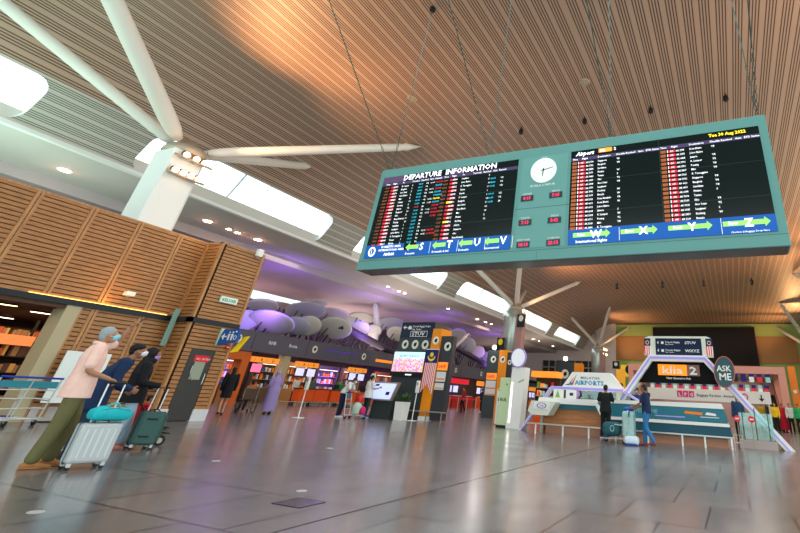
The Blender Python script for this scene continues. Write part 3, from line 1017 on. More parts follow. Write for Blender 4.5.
# overhead sign boxes with screens, orange check-in desks
def overhead(y, screens, label, x=-27.25, mat_s=None):
    o = thing('check_in_sign', label, 'sign', (x, y, 2.31), 0)
    MB().box(-0.06, 0.06, 0, 1.9, 0, 0.30).build('sign_box', orange_lit, o)
    k_ = MB()
    for i in range(4):
        k_.text('ABCD'[i] if i % 2 else 'i', 0.065, 0.2 + i * 0.4, 0.06, 0.24, xdir=(0, 1, 0), bold=0.02)
    k_.build('sign_lettering', ink, o)
    for i in range(screens):
        q = MB().box(-0.05, 0.05, 0.12 + i * 0.92, 0.86 + i * 0.92, -0.60, -0.06).build('monitor', dk, o)
        MB().box(0.05, 0.055, 0.16 + i * 0.92, 0.82 + i * 0.92, -0.56, -0.10).build('monitor_picture', (mat_s or lilac) if i == 0 else lilac, q)
    MB().box(-0.03, 0.03, 0.2, 0.26, 0.3, 0.55).box(-0.03, 0.03, 1.6, 1.66, 0.3, 0.55).build('hanger', dk, o)
    return o
overhead(20.4, 1, 'orange overhead sign with one pink and white screen beside the lavender robed walker', mat_s=pinkscr)
overhead(23.6, 2, 'orange overhead sign with two lilac screens above the nearest orange desks')
overhead(28.4, 2, 'orange overhead sign with screens behind the bending person in white', mat_s=lilac)
overhead(33.4, 1, 'small orange overhead sign with a pink screen just before the grey tower', mat_s=pinkscr)
for i, (y, n_) in enumerate(((23.4, 2), (26.0, 2), (28.6, 2))):
    d_ = thing('check_in_desk', 'orange fronted check-in desk, %s along the row from the beige pier' % ORD[i], 'desk', (-25.9, y, 0), 0, 'orange check-in desks')
    MB().box(-0.6, 0.0, 0, 2.35, 0.28, 0.98).build('front_panel', orange_red, d_)
    MB().box(-0.7, 0.05, -0.03, 2.38, 0.98, 1.03).build('desk_top', dk, d_)
    MB().box(-0.003, 0.006, 1.17, 1.19, 0.30, 0.96).build('panel_joint', dk, d_)
    for yy in (0.15, 2.2):
        MB().box(-0.4, -0.3, yy - 0.05, yy + 0.05, 0, 0.28).build('foot', steel, d_)
    a_ = MB()
    a_.box(-0.45, -0.38, 0.5, 0.95, 1.06, 1.36)
    q = a_.build('monitor', dk, d_)
rail = thing('baggage_rail', 'low steel baggage rail running in front of the orange check-in desks', 'rail', (-25.3, 21.5, 0))
MB().path([(0, 0, 0.25), (0, 10, 0.25)], 0.03).build('top_bar', steel, rail)
for k in range(6):
    MB().tube((0, k * 2.0, 0), (0, k * 2.0, 0.25), 0.025, n=8).build('post', steel, rail)

# far shop counters behind the grey towers
for i, (y, c_) in enumerate(((36, orange_red), (42, mat('booth_red', (0.5, 0.02, 0.02), 0.4)), (48, orange_red), (55, orange_red), (63, orange))):
    d_ = thing('distant_counter', '%s small distant counter with lit header beyond the dark grey tower' % ORD[i], 'counter', (-26.3, y, 0), 0, 'distant service counters')
    MB().box(-0.8, 0, 0, 4.2, 0, 1.05).build('front_panel', c_, d_)
    MB().box(-0.7, -0.1, 0.2, 4.0, 1.05, 1.10).build('desk_top', wht, d_)
    MB().box(-0.9, -0.82, 0, 4.2, 2.2, 2.7).build('header', orange_lit if i != 1 else mat('red_lit', (0.7, 0.02, 0.04), 0.5, emit=0.4), d_)
    MB().box(-0.9, -0.82, 0.1, 0.9, 1.4, 2.0).box(-0.9, -0.82, 1.3, 2.1, 1.4, 2.0).build('monitor', lilac, d_)
    MB().tube((-0.86, 0.1, 0), (-0.86, 0.1, 2.3), 0.04).tube((-0.86, 4.1, 0), (-0.86, 4.1, 2.3), 0.04).build('header_post', dk, d_)

# pale oval canopy discs on dark branches
podm = mat('canopy_disc_fabric', (0.62, 0.60, 0.50), 0.6, noise=0.08, nscale=1.5)
podp = mat('canopy_disc_fabric_grey', (0.50, 0.50, 0.56), 0.6, noise=0.08, nscale=1.5)
rim = mat('disc_rim', (0.42, 0.40, 0.42), 0.5)
branch = mat('dark_branch', (0.05, 0.035, 0.06), 0.5)
PODS = [(-31.00,22.53,6.00,1.16,0.62), (-29.00,22.24,4.85,1.44,0.85), (-30.00,21.13,4.80,0.80,0.77), (-29.50,24.72,5.04,0.89,0.71), (-33.00,25.67,6.73,0.97,0.29), (-31.00,26.37,6.44,1.42,0.76), (-30.00,26.09,5.26,0.92,0.83), (-31.00,29.18,6.64,1.29,0.59), (-29.00,27.75,5.33,1.25,0.93), (-32.00,33.44,7.13,1.19,0.54), (-29.00,30.39,5.68,0.78,0.68), (-30.00,33.06,5.91,0.73,0.62), (-31.00,36.10,7.01,1.44,0.66), (-29.50,35.75,6.03,0.97,0.75), (-33.00,33.13,6.72,0.87,0.65), (-34.00,29.92,7.76,0.74,0.32), (-30.00,47.16,7.40,1.04,0.91), (-29.00,48.04,6.51,0.91,1.04), (-29.50,51.47,6.09,0.83,0.83), (-32.00,51.76,8.05,0.85,0.40), (-30.00,54.32,5.77,0.72,0.72), (-31.00,46.11,7.85,0.65,0.40), (-30.00,56.38,5.47,0.59,0.59)]
PODS.sort(key=lambda p: p[1])
for i, (x, y, z, a, b_) in enumerate(PODS):
    o = thing('canopy_disc', 'pale oval canopy disc on dark branches over the check-in hall, %s of the row' % ORD[i], 'canopy disc', (x, y, 0), 0, 'oval canopy discs')
    rs = random.Random(i)
    # disc normal leans towards the hall and down, with its own twist
    view = Vector((-x, -y, 1.08 - z)).normalized()
    up = Vector((0, 0, 1))
    xa = view.cross(up).normalized()
    tw = rs.uniform(-0.35, 0.35)
    lean = math.acos(min(1, b_ / a * 0.95)) if b_ < a else 0.2
    nrm_ = (Matrix.Rotation(-lean, 3, xa) @ view)
    nrm_ = (Matrix.Rotation(tw, 3, 'Z') @ nrm_).normalized()
    ya = nrm_.cross(xa).normalized()
    xa = ya.cross(nrm_).normalized()
    mm = Matrix((xa, ya, nrm_)).transposed()
    MB().ell((0, 0, z), (a, a * 0.92, 0.10), mm, 28, 8).build('disc', podm if i % 3 else podp, o, True)
    rg = MB()
    pts = [Vector((0, 0, z)) + mm @ Vector((a * 1.0 * math.cos(k * PI / 14), a * 0.92 * math.sin(k * PI / 14), -0.03)) for k in range(29)]
    rg.path(pts, 0.022, 5)
    rg.build('rim', mat('violet_lit_rim', (0.25, 0.15, 0.9), 0.5, emit=1.2) if round(y, 2) in (22.24, 30.39, 21.13, 47.16) else rim, o)
    br_ = MB()
    base = Vector((max(rs.uniform(-1.2, -.7), -32.6 - x), rs.uniform(-.8, .8), 3.7))
    for sg in (-1, 0, 1):
        br_.path([base, base.lerp(Vector((-.5, 0, z - .3)), 0.5) + Vector((-.2, sg * 0.6, 0)), Vector((0, sg * a * 0.4, z)) - nrm_ * 0.32], [0.07, 0.06, 0.035], 7)
    br_.path([base, Vector((base.x, base.y, 3.6))], 0.12, 8)
    br_.build('branch', branch, o)
tb = thing('raking_beam', 'thick dark beam slanting down through the oval canopy discs', 'beam', (-28.6, 26, 0))
MB().path([(0, 1.8, 5.6), (0.3, 9.0, 4.1)], 0.28, 10).build('beam', branch, tb)
MB().box(-0.3, 0.4, 8.5, 9.2, 3.6, 4.3).build('bearing', branch, tb)
tb = thing('raking_beam', 'farther dark beam slanting between the two grey towers', 'beam', (-28.6, 42, 0))
MB().path([(0, 1.8, 6.0), (0.3, 13, 4.2)], 0.28, 10).build('beam', branch, tb)
MB().box(-0.3, 0.4, 12.6, 13.4, 3.6, 4.3).build('bearing', branch, tb)
po = thing('ceiling_prop', 'short pale pointed prop reaching the check-in ceiling above the oval discs', 'strut', (-30, 33, 0))
MB().path([(0, 0.6, 4.5), (0, 0.3, 6.6), (0, -0.35, 8.0), (0, -0.5, 8.3)], [0.30, 0.30, 0.26, 0.03], 14).build('shaft', armw, po, True)
MB().box(-0.4, 0.4, 0.2, 1.0, 3.6, 4.6).build('base_shoe', branch, po)
po = thing('ceiling_prop', 'slim pale prop leaning under the check-in ceiling beside the second tower', 'strut', (-27.28, 40.5, 0))
MB().path([(0, 0, 4.25), (0.5, 3.2, 6.9), (0.6, 3.6, 7.3)], [0.2, 0.18, 0.02], 12).build('shaft', armw, po, True)
MB().box(-0.2, 0.2, -0.3, 0.3, 4.0, 4.3).build('base_shoe', branch, po)

# downlights in the soffit
DL = [(-25.52,8.00),(-25.44,13.96),(-25.51,15.18),(-25.56,15.74),(-25.52,16.97),(-25.57,28.70),(-25.71,30.28),(-25.70,31.02),(-25.70,37.87),(-25.7,43.79),(-25.7,45.74),(-25.7,47.11),(-25.7,59.90),(-25.7,62.01),(-25.7,67.87)]
dlm = mat('downlight_glow', (1.0, 0.66, 0.45), 0.4, emit=22)
for i, (x, y) in enumerate(DL):
    o = thing('downlight', 'warm round downlight in the pale soffit below the skylights, %s going into the hall' % ORD[i], 'ceiling light', (x, y, 8.75), 0, 'soffit downlights')
    big = i in (0, 1, 4)
    r = 0.20 if big else 0.13
    MB().lathe([(r + 0.05, -0.02), (r + 0.05, 0.0), (r, 0.0)], (0, 0, 0), 16).build('trim_ring', wht, o)
    MB().lathe([(r * 0.85, -0.04), (r, -0.021)], (0, 0, 0), 16).build('lens', dlm, o)
    if big or i % 3 == 0:
        light('downlight_beam', 'SPOT', (x, y, 8.62), 60, (1.0, 0.6, 0.4), (x, y, 0), 0.1, spot=150)
        light('downlight_halo', 'POINT', (x, y, 8.45), 4.5, (1.0, 0.45, 0.3), size=0.06)

# spotlights hanging from the slats
for i, (x, y) in enumerate(((-8.31, 16.0), (-5.05, 16.0), (-2.0, 16.0), (1.13, 16.0), (-10.62, 47), (-5.72, 47), (-1.55, 47), (3.03, 47))):
    lab = ('small black spotlight hanging above the departure board, %s from the check-in side' if i < 4 else 'small black spotlight under the far slats below the board, %s from the check-in side') % ORD[i % 4]
    o = thing('ceiling_spotlight', lab, 'ceiling light', (x, y, 13.0), 0, 'black ceiling spotlights')
    s_ = 1.0 if i < 4 else 1.6
    MB().tube((0, 0, 0), (0, 0, -0.12 * s_), 0.03 * s_, n=8).build('stem', ink, o)
    MB().lathe([(0.05 * s_, -0.42 * s_), (0.11 * s_, -0.36 * s_), (0.11 * s_, -0.18 * s_), (0.06 * s_, -0.10 * s_)], (0, 0, 0), 12).build('lamp_housing', ink, o)
for x, y in ((-12.2, 12.5), (-4.35, 13.6)):
    o = thing('ceiling_hatch', 'small pale round disc on the slatted ceiling %s' % ('above the strut tip' if x < -10 else 'beside a board chain'), 'ceiling disc', (x, y, 13.0))
    MB().lathe([(0.20, -0.05), (0.22, -0.02), (0.22, 0)], (0, 0, 0), 18).build('cover', mat('hatch_beige', (0.40, 0.34, 0.24), 0.5), o)
    MB().lathe([(0.05, -0.07), (0.06, -0.05)], (0, 0, 0), 10).build('nub', steel, o)

# big black screen on the back wall
o = thing('wall_screen', 'huge blank black screen mounted high on the far green wall', 'screen', (-10.9, 73.7, 7.0))
MB().box(0, 15.0, -0.35, 0, 0, 5.4).build('frame', dk, o)
MB().box(0.12, 14.88, -0.36, -0.35, 0.12, 5.28).build('display', mat('screen_off', (0.010, 0.009, 0.009), 0.6, spec=0.1), o)

# ---- things on the wooden wall
o = thing('exit_sign', 'small green and white exit sign high on the protruding wooden block', 'sign', (BX + 0.02, 10.05, 3.42))
MB().box(0, 0.06, -0.28, 0.28, 0, 0.19).build('sign_box', mat('exit_green', (0.60, 0.72, 0.62), 0.4, emit=0.15), o)
MB().text('KELUAR', 0.065, -0.24, 0.045, 0.13, xdir=(0, 1, 0), bold=0.02).build('sign_lettering', mat('exit_ink', (0.01, 0.22, 0.16), 0.5), o)
o = thing('security_camera', 'white box security camera on the wooden wall above the ledge', 'camera', (WX + 0.02, 7.7, 3.2))
MB().rbox((0.10, 0, 0.03), (0.09, 0.11, 0.06)).build('housing', wht, o)
MB().box(0, 0.08, -0.03, 0.03, -0.06, -0.02).build('bracket', steel, o)
o = thing('corner_lamp', 'white wall box at the top corner of the protruding wooden block', 'wall lamp', (BX + 0.01, 10.45, 5.16))
MB().rbox((0.08, 0, 0.1), (0.08, 0.09, 0.13)).build('housing', wht, o)
MB().box(0, 0.05, -0.03, 0.03, -0.09, -0.02).build('bracket', steel, o)
o = thing('glass_post', 'slanting pale green glass fin fixed beside the inner corner of the wooden wall', 'glass fin', (WX + 0.28, 8.95, 0))
MB().box(0.0, 0.03, -0.02, 0.12, 1.98, 3.05).build('glass_fin', mat('fin_glass', (0.22, 0.36, 0.31), 0.1), o)
MB().box(-0.28, 0.0, 0.03, 0.07, 2.1, 2.15).box(-0.28, 0.0, 0.03, 0.07, 2.9, 2.95).build('clamp', steel, o)
o = thing('restroom_sign', 'blue hanging sign with white arrow and restroom figures on the wooden block edge', 'sign', (-15.42, 10.2, 2.13))
MB().prism([(0.0, 0), (0.85, 0.12), (0.85, 0.50), (0.12, 0.48)], 0, 0.08).build('sign_box', mat('sign_blue', (0.01, 0.07, 0.28), 0.4, emit=0.12), o)
g_ = MB()
g_.prism([(0.12, 0.27), (0.24, 0.37), (0.24, 0.29), (0.36, 0.29), (0.36, 0.25), (0.24, 0.25), (0.24, 0.17)], -0.008, 0)
for x in (0.45, 0.60):
    g_.disc((x, 0.40), 0.03, 0.03, -0.008, 0, 10)
    g_.prism([(x - 0.05, 0.35), (x + 0.05, 0.35), (x + 0.03, 0.16), (x - 0.03, 0.16)], -0.008, 0)
g_.disc((0.74, 0.42), 0.03, 0.03, -0.008, 0, 10)
g_.ring((0.75, 0.24), 0.07, 0.07, 0.3, -0.008, 0, 14)
g_.build('pictogram', wht, o)
MB().box(-0.03, 0.03, -0.01, 0.09, 0.0, 0.52).build('end_bar', mat('mint_bar', (0.5, 0.75, 0.6), 0.4), o)
o = thing('yellow_sign', 'yellow slanted flag sign sticking out below the blue restroom sign', 'sign', (-15.32, 10.66, -.05))
MB().prism([(0.0, 2.02), (0.28, 2.05), (0.62, 2.52), (0.42, 2.50)], 0, 0.05).build('panel', mat('sign_yellow', (0.90, 0.62, 0.01), 0.5, emit=0.2), o)
MB().box(-0.02, 0.2, 0.05, 0.08, 2.1, 2.2).build('bracket', steel, o)
o = thing('red_badge', 'tiny round red plaque on the wooden block beside the blue sign', 'sign', (BX + 0.02, 10.6, 2.12))
MB().box(0, 0.02, -0.06, 0.06, -0.06, 0.06).build('plate', mat('red_plate', (0.5, 0.01, 0.05), 0.5), o)
MB().box(0.02, 0.024, -0.04, 0.04, -0.012, 0.012).build('bar_mark', wht, o)

# ================================================================== GREY INFORMATION TOWERS
tgrey = mat('tower_dark_grey', (0.045, 0.058, 0.062), 0.35)
paper = mat('poster_white', (0.72, 0.74, 0.74), 0.5)
flag_red = mat('flag_red', (0.80, 0.03, 0.05), 0.6)
flag_white = mat('flag_white', (0.85, 0.80, 0.80), 0.6)
flag_blue = mat('flag_blue', (0.01, 0.015, 0.16), 0.6)
flag_yel = mat('flag_yellow', (0.90, 0.70, 0.02), 0.6)

def adv_picture():
    m = bpy.data.materials.new('advert_picture')
    m.use_nodes = True
    t = m.node_tree
    b = t.nodes['Principled BSDF']
    co = t.nodes.new('ShaderNodeTexCoord')
    v = t.nodes.new('ShaderNodeTexVoronoi')
    v.inputs['Scale'].default_value = 16
    t.links.new(co.outputs['Object'], v.inputs['Vector'])
    hs = t.nodes.new('ShaderNodeHueSaturation')
    hs.inputs['Saturation'].default_value = 1.8
    t.links.new(v.outputs['Color'], hs.inputs['Color'])
    s = t.nodes.new('ShaderNodeSeparateXYZ')
    t.links.new(co.outputs['Object'], s.inputs[0])
    n = t.nodes.new('ShaderNodeTexNoise')
    n.inputs['Scale'].default_value = 7
    t.links.new(co.outputs['Object'], n.inputs['Vector'])
    ad = t.nodes.new('ShaderNodeMath'); ad.operation = 'MULTIPLY_ADD'
    ad.inputs[1].default_value = 0.5; ad.inputs[2].default_value = 2.32
    t.links.new(n.outputs['Fac'], ad.inputs[0])
    lt = t.nodes.new('ShaderNodeMath'); lt.operation = 'LESS_THAN'
    t.links.new(s.outputs['Z'], lt.inputs[0]); t.links.new(ad.outputs[0], lt.inputs[1])
    pinkmix = t.nodes.new('ShaderNodeMix'); pinkmix.data_type = 'RGBA'
    pinkmix.inputs['Factor'].default_value = 0.45
    pinkmix.inputs['B'].default_value = (1.0, 0.35, 0.55, 1)
    t.links.new(hs.outputs[0], pinkmix.inputs['A'])
    mx = t.nodes.new('ShaderNodeMix'); mx.data_type = 'RGBA'
    mx.inputs['A'].default_value = (0.50, 0.85, 0.95, 1)
    t.links.new(lt.outputs[0], mx.inputs['Factor'])
    t.links.new(pinkmix.outputs['Result'], mx.inputs['B'])
    t.links.new(mx.outputs['Result'], b.inputs['Base Color'])
    t.links.new(mx.outputs['Result'], b.inputs['Emission Color'])
    b.inputs['Emission Strength'].default_value = 0.75
    return m

tw = thing('information_tower', 'dark grey information tower with colourful advert screen, orange fin and navy sign', 'information tower', (-15.45, 19.0, 0))
MB().box(0, 1.98, 0, 1.1, 0, 4.25).build('body', tgrey, tw)
MB().box(0.02, 1.95, -0.04, 0, 3.52, 4.27).build('navy_sign', navy, tw)
s_ = MB()
s_.prism([(0.12, 4.02), (0.24, 4.11), (0.24, 4.045), (0.36, 4.045), (0.36, 3.995), (0.24, 3.995), (0.24, 3.93)], -0.05, -0.04)
s_.prism([(0.42, 3.93), (0.64, 3.93), (0.64, 4.03), (0.57, 4.10), (0.49, 4.10), (0.42, 4.03)], -0.05, -0.04)
s_.text('Domestic Baggage Reclaim', 0.70, -0.045, 4.03, 0.13, sx=0.75, bold=0.015).text('Bag. Transfer', 0.70, -0.045, 3.90, 0.10, bold=0.015)
s_.text('STUV', 0.72, -0.045, 3.63, 0.25, sx=1.25, bold=0.02)
for a_, b_, c_, d_ in ((0.62, 1.62, 3.83, 3.85), (0.62, 1.62, 3.58, 3.60), (0.62, 0.64, 3.58, 3.85), (1.60, 1.62, 3.58, 3.85)):
    s_.box(a_, b_, -0.045, -0.04, c_, d_)
s_.build('sign_lettering', logo_w, tw)
for x in (0.40, 0.99, 1.58):
    eye_logo(tw, x, 0.0, 3.22, 0.21)
MB().box(-0.06, 1.84, -0.14, 0, 1.78, 2.90).build('screen_housing', dk, tw)
MB().box(0.0, 1.78, -0.15, -0.14, 1.98, 2.86).build('advert_screen', adv_picture(), tw)
MB().text('SELAMAT HARI RAYA', 0.9, -0.156, 2.64, 0.12, 'C', bold=0.01).build('advert_lettering', mat('advert_ink', (0.10, 0.12, 0.5), 0.5), tw)
MB().box(0.85, 1.20, -0.15, -0.14, 1.83, 1.88).build('screen_label', e_white, tw)
of = MB()
of.box(1.98, 2.47, -0.10, 0.8, 0.18, 3.95)
of.build('orange_fin', mat('fin_orange', (0.85, 0.28, 0.01), 0.4), tw)
eye_logo(tw, 2.23, -0.10, 3.40, 0.19)
MB().box(1.98, 2.50, -0.14, 0.2, 0, 0.18).build('fin_base', wht, tw)
MB().box(2.47, 3.16, 0.0, 0.3, 0.05, 3.62).build('side_body', mat('tower_side_grey', (0.040, 0.045, 0.055), 0.35), tw)
eye_logo(tw, 2.88, 0.0, 3.15, 0.20)
MB().box(2.52, 3.05, -0.03, 0, 2.10, 2.45).build('orange_poster', orange_lit, tw)
MB().text('SAFE', 2.56, -0.036, 2.20, 0.20, bold=0.03).build('poster_lettering', flag_red, tw)
MB().box(2.52, 3.02, -0.03, 0, 1.62, 2.04).box(2.52, 3.00, -0.03, 0, 1.28, 1.56).build('notice_poster', paper, tw)
MB().box(2.55, 2.98, -0.036, -0.03, 1.70, 1.76).box(2.55, 2.98, -0.036, -0.03, 1.33, 1.37).build('notice_stripe', orange, tw)
# banner with canton and stripes, swallow tail
fl = thing('flag_banner', 'hanging striped red and white banner with navy canton, yellow crescent and star', 'flag', (-13.62, 18.875, 0))
st = MB()
n_s = 14
W_ = 0.66
for k in range(n_s):
    x0, x1 = W_ * k / n_s, W_ * (k + 1) / n_s
    def tail(x):
        u_ = abs(x / W_ - 0.5) * 2
        return 1.50 - 0.42 * (1 - u_) * -1 - 0.42
    st.use(k % 2).prism([(x0, 2.42), (x1, 2.42), (x1 - 0.02, tail(x1)), (x0 - 0.02, tail(x0))], 0, 0.012)
st.build('stripes', [flag_red, flag_white], fl)
MB().box(-0.01, W_ + 0.01, -0.004, 0.014, 2.40, 2.98).build('canton', flag_blue, fl)
cr = MB()
pts = []
for k in range(19):
    a = R(180 + 180 * k / 18)
    pts.append((0.33 + 0.21 * math.cos(a), 2.68 + 0.21 * math.sin(a)))
for k in range(19):
    a = R(360 - 180 * k / 18)
    pts.append((0.33 + 0.17 * math.cos(a), 2.72 + 0.15 * math.sin(a)))
cr.prism(pts, -0.012, -0.005)
star = [(0.33 + (0.13 if k % 2 == 0 else 0.075) * math.sin(k * PI / 14), 2.76 + (0.13 if k % 2 == 0 else 0.075) * math.cos(k * PI / 14)) for k in range(28)]
cr.prism(star, -0.012, -0.005)
cr.build('crescent_and_star', flag_yel, fl)
MB().tube((-0.04, 0.005, 3.0), (W_ + 0.04, 0.005, 3.0), 0.02, n=8).build('hanging_rod', wht, fl)

tr_ = thing('tower_guard_rail', 'low steel bench rail around the foot of the flagged tower', 'rail', (-17.2, 18.78, 0))
MB().rbox((2.6, 0, 0.38), (2.6, 0.06, 0.025)).build('top_bar', mat('brushed_steel', (0.45, 0.42, 0.38), 0.3, 0.6), tr_)
for x in (0.2, 1.6, 3.0, 4.2, 5.0):
    MB().box(x - 0.02, x + 0.02, -0.02, 0.02, 0, 0.36).build('post', MATS['brushed_steel'], tr_)

tw2 = thing('information_tower', 'smaller dark grey tower with orange fin beyond the flagged tower, next to the white pylon', 'information tower', (-14.2, 26.0, 0))
MB().box(0, 0.85, 0, 0.9, 0, 3.72).build('body', tgrey, tw2)
MB().box(0.85, 1.40, -0.05, 0.8, 0, 3.74).build('orange_fin', MATS['fin_orange'], tw2)
MB().box(1.40, 1.72, 0.0, 1.3, 0, 3.62).build('side_body', MATS['tower_side_grey'], tw2)
eye_logo(tw2, 0.45, 0, 3.20, 0.20); eye_logo(tw2, 1.12, -0.05, 3.20, 0.19); eye_logo(tw2, 1.58, 0, 3.05, 0.14)
MB().box(0.12, 0.80, -0.03, 0, 2.05, 2.42).build('orange_poster', orange_lit, tw2)
MB().box(0.12, 0.80, -0.03, 0, 1.20, 2.0).build('notice_poster', paper, tw2)
MB().box(0.14, 0.78, -0.036, -0.03, 1.55, 1.62).box(0.14, 0.78, -0.036, -0.03, 1.22, 1.27).build('notice_stripe', orange, tw2)
MB().text('SAFE', 0.16, -0.036, 2.15, 0.24, bold=0.03).build('poster_lettering', flag_red, tw2)
o = thing('tower_spotlight', 'dazzling white spotlight on top of the smaller grey tower', 'spotlight', (-13.85, 26.2, 3.72))
MB().tube((0, 0, 0), (0, 0, 0.1), 0.03, n=8).build('stand', ink, o)
MB().ell((0, -0.05, 0.19), (0.13, 0.08, 0.13)).build('lens', mat('spot_white', (1, 0.97, 0.95), 0.4, emit=9), o, True)
light('tower_spot', 'POINT', (-13.85, 25.5, 3.95), 14, (1, 0.92, 0.9), size=0.1)
tw3 = thing('information_tower', 'farthest dark grey tower with one white eye badge behind the trapezoid canopy', 'information tower', (-16.2, 44.0, 0))
MB().box(0, 1.9, 0, 1.0, 0, 4.6).build('body', tgrey, tw3)
MB().box(1.9, 2.6, -0.05, 0.9, 0, 4.5).build('orange_fin', MATS['fin_orange'], tw3)
eye_logo(tw3, 0.95, 0, 3.5, 0.42)
o = thing('tower_spotlight', 'bright spotlight on the farthest grey tower above the white canopy', 'spotlight', (-15.3, 44.2, 4.6))
MB().tube((0, 0, 0), (0, 0, 0.15), 0.05, n=8).build('stand', ink, o)
MB().ell((0, -0.05, 0.30), (0.22, 0.12, 0.20)).build('lens', MATS['spot_white'], o, True)

# ---- white pylon with round disc, pale green machine
py = thing('white_pylon', 'tall white pylon topped by a round white disc in front of the steel column', 'pylon', (-8.9, 18.5, 0))
MB().prism([(0.0, 0), (0.62, 0), (0.70, 2.30), (0.08, 2.30)], 0, 0.5).build('body', wht, py)
MB().disc((0.34, 2.68), 0.33, 0.37, -0.06, 0.04, 36).build('disc', mat('disc_white', (0.82, 0.84, 0.90), 0.4, emit=0.15), py)
MB().ring((0.34, 2.68), 0.35, 0.39, 0.09, -0.065, 0.05, 36).build('disc_rim', mat('lilac_rim', (0.35, 0.28, 0.75), 0.4), py)
MB().tube((0.34, 0.1, 2.25), (0.34, 0.1, 2.4), 0.05).build('disc_neck', ink, py)
MB().box(0.10, 0.17, -0.012, 0, 0.2, 1.7).build('light_strip', mat('strip_white', (1, 0.95, 0.85), 0.4, emit=1.5), py)
MB().prism([(0.42, 1.68), (0.68, 1.80), (0.68, 1.86), (0.42, 1.74)], -0.01, 0.0).build('groove', steel, py)
gm = thing('service_machine', 'pale green self-service machine standing against the white pylon', 'machine', (-9.38, 18.6, 0))
MB().rbox((0.24, 0.3, 0.98), (0.25, 0.3, 0.90), bev=0.1).build('cabinet', mat('machine_green', (0.55, 0.70, 0.42), 0.4), gm)
MB().box(-0.02, 0.50, -0.01, 0.6, 0, 0.09).build('plinth', ink, gm)
MB().text('KUL', 0.08, -0.02, 0.98, 0.16, bold=0.03).build('lettering', ink, gm)
MB().disc((0.33, 1.62), 0.04, 0.04, -0.02, 0.0, 12).build('button', mat('button_green', (0.02, 0.4, 0.1), 0.4), gm)
gm = thing('ticket_machine', 'lower white machine with small stickers tucked behind the pale green one', 'machine', (-10.3, 20.2, 0))
MB().rbox((0.22, 0.25, 0.75), (0.23, 0.25, 0.72), bev=0.1).build('cabinet', wht, gm)
MB().box(0.05, 0.4, -0.01, 0, 1.38, 1.44).build('green_strip', MATS['button_green'], gm)
MB().box(0.08, 0.2, -0.01, 0, 0.95, 1.1).build('sticker', ink, gm)
for i, (x, z, lab, c_) in enumerate(((-18.8, 6.9, 'small black plate with yellow figure hung on the steel column front', 'y'), (-17.0, 7.9, 'small black traffic-light-like box on the edge of the steel column', 'w'))):
    o = thing('column_sign', lab, 'sign', (x, 36.6, z - 1.6 if i == 0 else z - 0.6))
    MB().box(-0.36, 0.36, -0.08, 0, -0.55, 0.55).build('plate', ink, o)
    MB().disc((0, 0.2), 0.22, 0.28, -0.1, -0.08, 12).build('figure', flag_yel if c_ == 'y' else logo_w, o)

# ================================================================== HELP COUNTER
lil = mat('lilac_edge_light', (0.34, 0.27, 0.70), 0.4, emit=0.22)
tealc = mat('counter_teal', (0.02, 0.17, 0.23), 0.35)
teald = mat('counter_deep_teal', (0.008, 0.075, 0.12), 0.35)
cwood = wood_mat('counter_wood', (0.46, 0.17, 0.05), (1, 1, 10))
ct = thing('help_counter', 'white and wood airport help counter with teal band and ring badge box', 'counter', (-7.05, 17.4, 0))
MB().box(0.15, 2.40, 0.25, 1.2, 0.28, 0.84).build('wood_front', cwood, ct)
MB().box(0.25, 2.45, 0.30, 1.2, 0.0, 0.28).build('plinth', mat('salmon_plinth', (0.42, 0.20, 0.12), 0.5), ct)
MB().prism([(0.10, 0.84), (2.30, 0.84), (2.30, 1.0), (0.0, 1.0)], 0.15, 1.25).build('teal_band', tealc, ct)
MB().prism([(-0.05, 1.0), (2.30, 1.0), (2.30, 1.20), (0.0, 1.20)], 0.0, 1.3).build('counter_top', wht, ct)
MB().box(0.02, 0.14, 0.2, 0.5, 0.0, 0.95).build('leg', steel, ct)
bx = MB().prism([(-0.20, 0.72), (-0.02, 0.60), (0.60, 0.60), (0.86, 1.0), (0.86, 1.06), (-0.08, 1.06)], -0.55, 0.1).build('badge_box', mat('badge_box_cream', (0.66, 0.69, 0.60), 0.4), ct)
q = MB().prism([(0.0, 0.80), (0.62, 0.80), (0.70, 1.03), (0.06, 1.03)], -0.565, -0.55).build('badge_panel', wht, bx)
MB().ring((0.35, 0.915), 0.19, 0.095, 0.16, -0.58, -0.565, 30).text('help', 0.35, -0.572, 0.885, 0.09, 'C').build('ring_badge', mat('purple_ink', (0.22, 0.06, 0.40), 0.5), bx)

bc = thing('blue_counter', 'long teal counter with white stripes and slanted ends under the orange sign arch', 'counter', (-4.62, 17.3, 0))
MB().prism([(-0.10, 1.12), (4.27, 1.12), (4.20, 1.28), (0.0, 1.22)], 0, 1.1).build('counter_top', wht, bc)
MB().prism([(-0.10, 1.12), (0.22, 0.72), (4.36, 0.72), (4.27, 1.12)], 0.02, 1.1).build('upper_panel', tealc, bc)
MB().prism([(-0.22, 1.12), (-0.10, 1.12), (0.25, 0.70), (4.37, 0.70), (4.40, 0.60), (0.10, 0.60)], -0.01, 1.1).build('white_stripe', wht, bc)
MB().prism([(0.10, 0.60), (4.40, 0.60), (4.46, 0.26), (0.10, 0.26)], 0.04, 1.1).build('lower_panel', teald, bc)
MB().box(0.1, 4.3, 0.15, 1.0, 0, 0.26).build('plinth', MATS['salmon_plinth'], bc)
MB().text('WELCOME', 1.22, 0.012, 0.88, 0.17, bold=0.02, sx=1.05).build('lettering', mat('teal_pale_ink', (0.18, 0.42, 0.46), 0.5), bc)
MB().prism([(2.98, 0.93), (3.55, 0.90), (3.60, 0.98), (3.02, 1.01)], 0.008, 0.02).build('orange_mark', orange, bc)
MB().prism([(3.66, 0.92), (3.72, 1.0), (4.0, 0.97), (4.02, 0.90)], 0.008, 0.02).box(3.5, 4.1, 0.012, 0.02, 0.84, 0.86).build('white_mark', wht, bc)
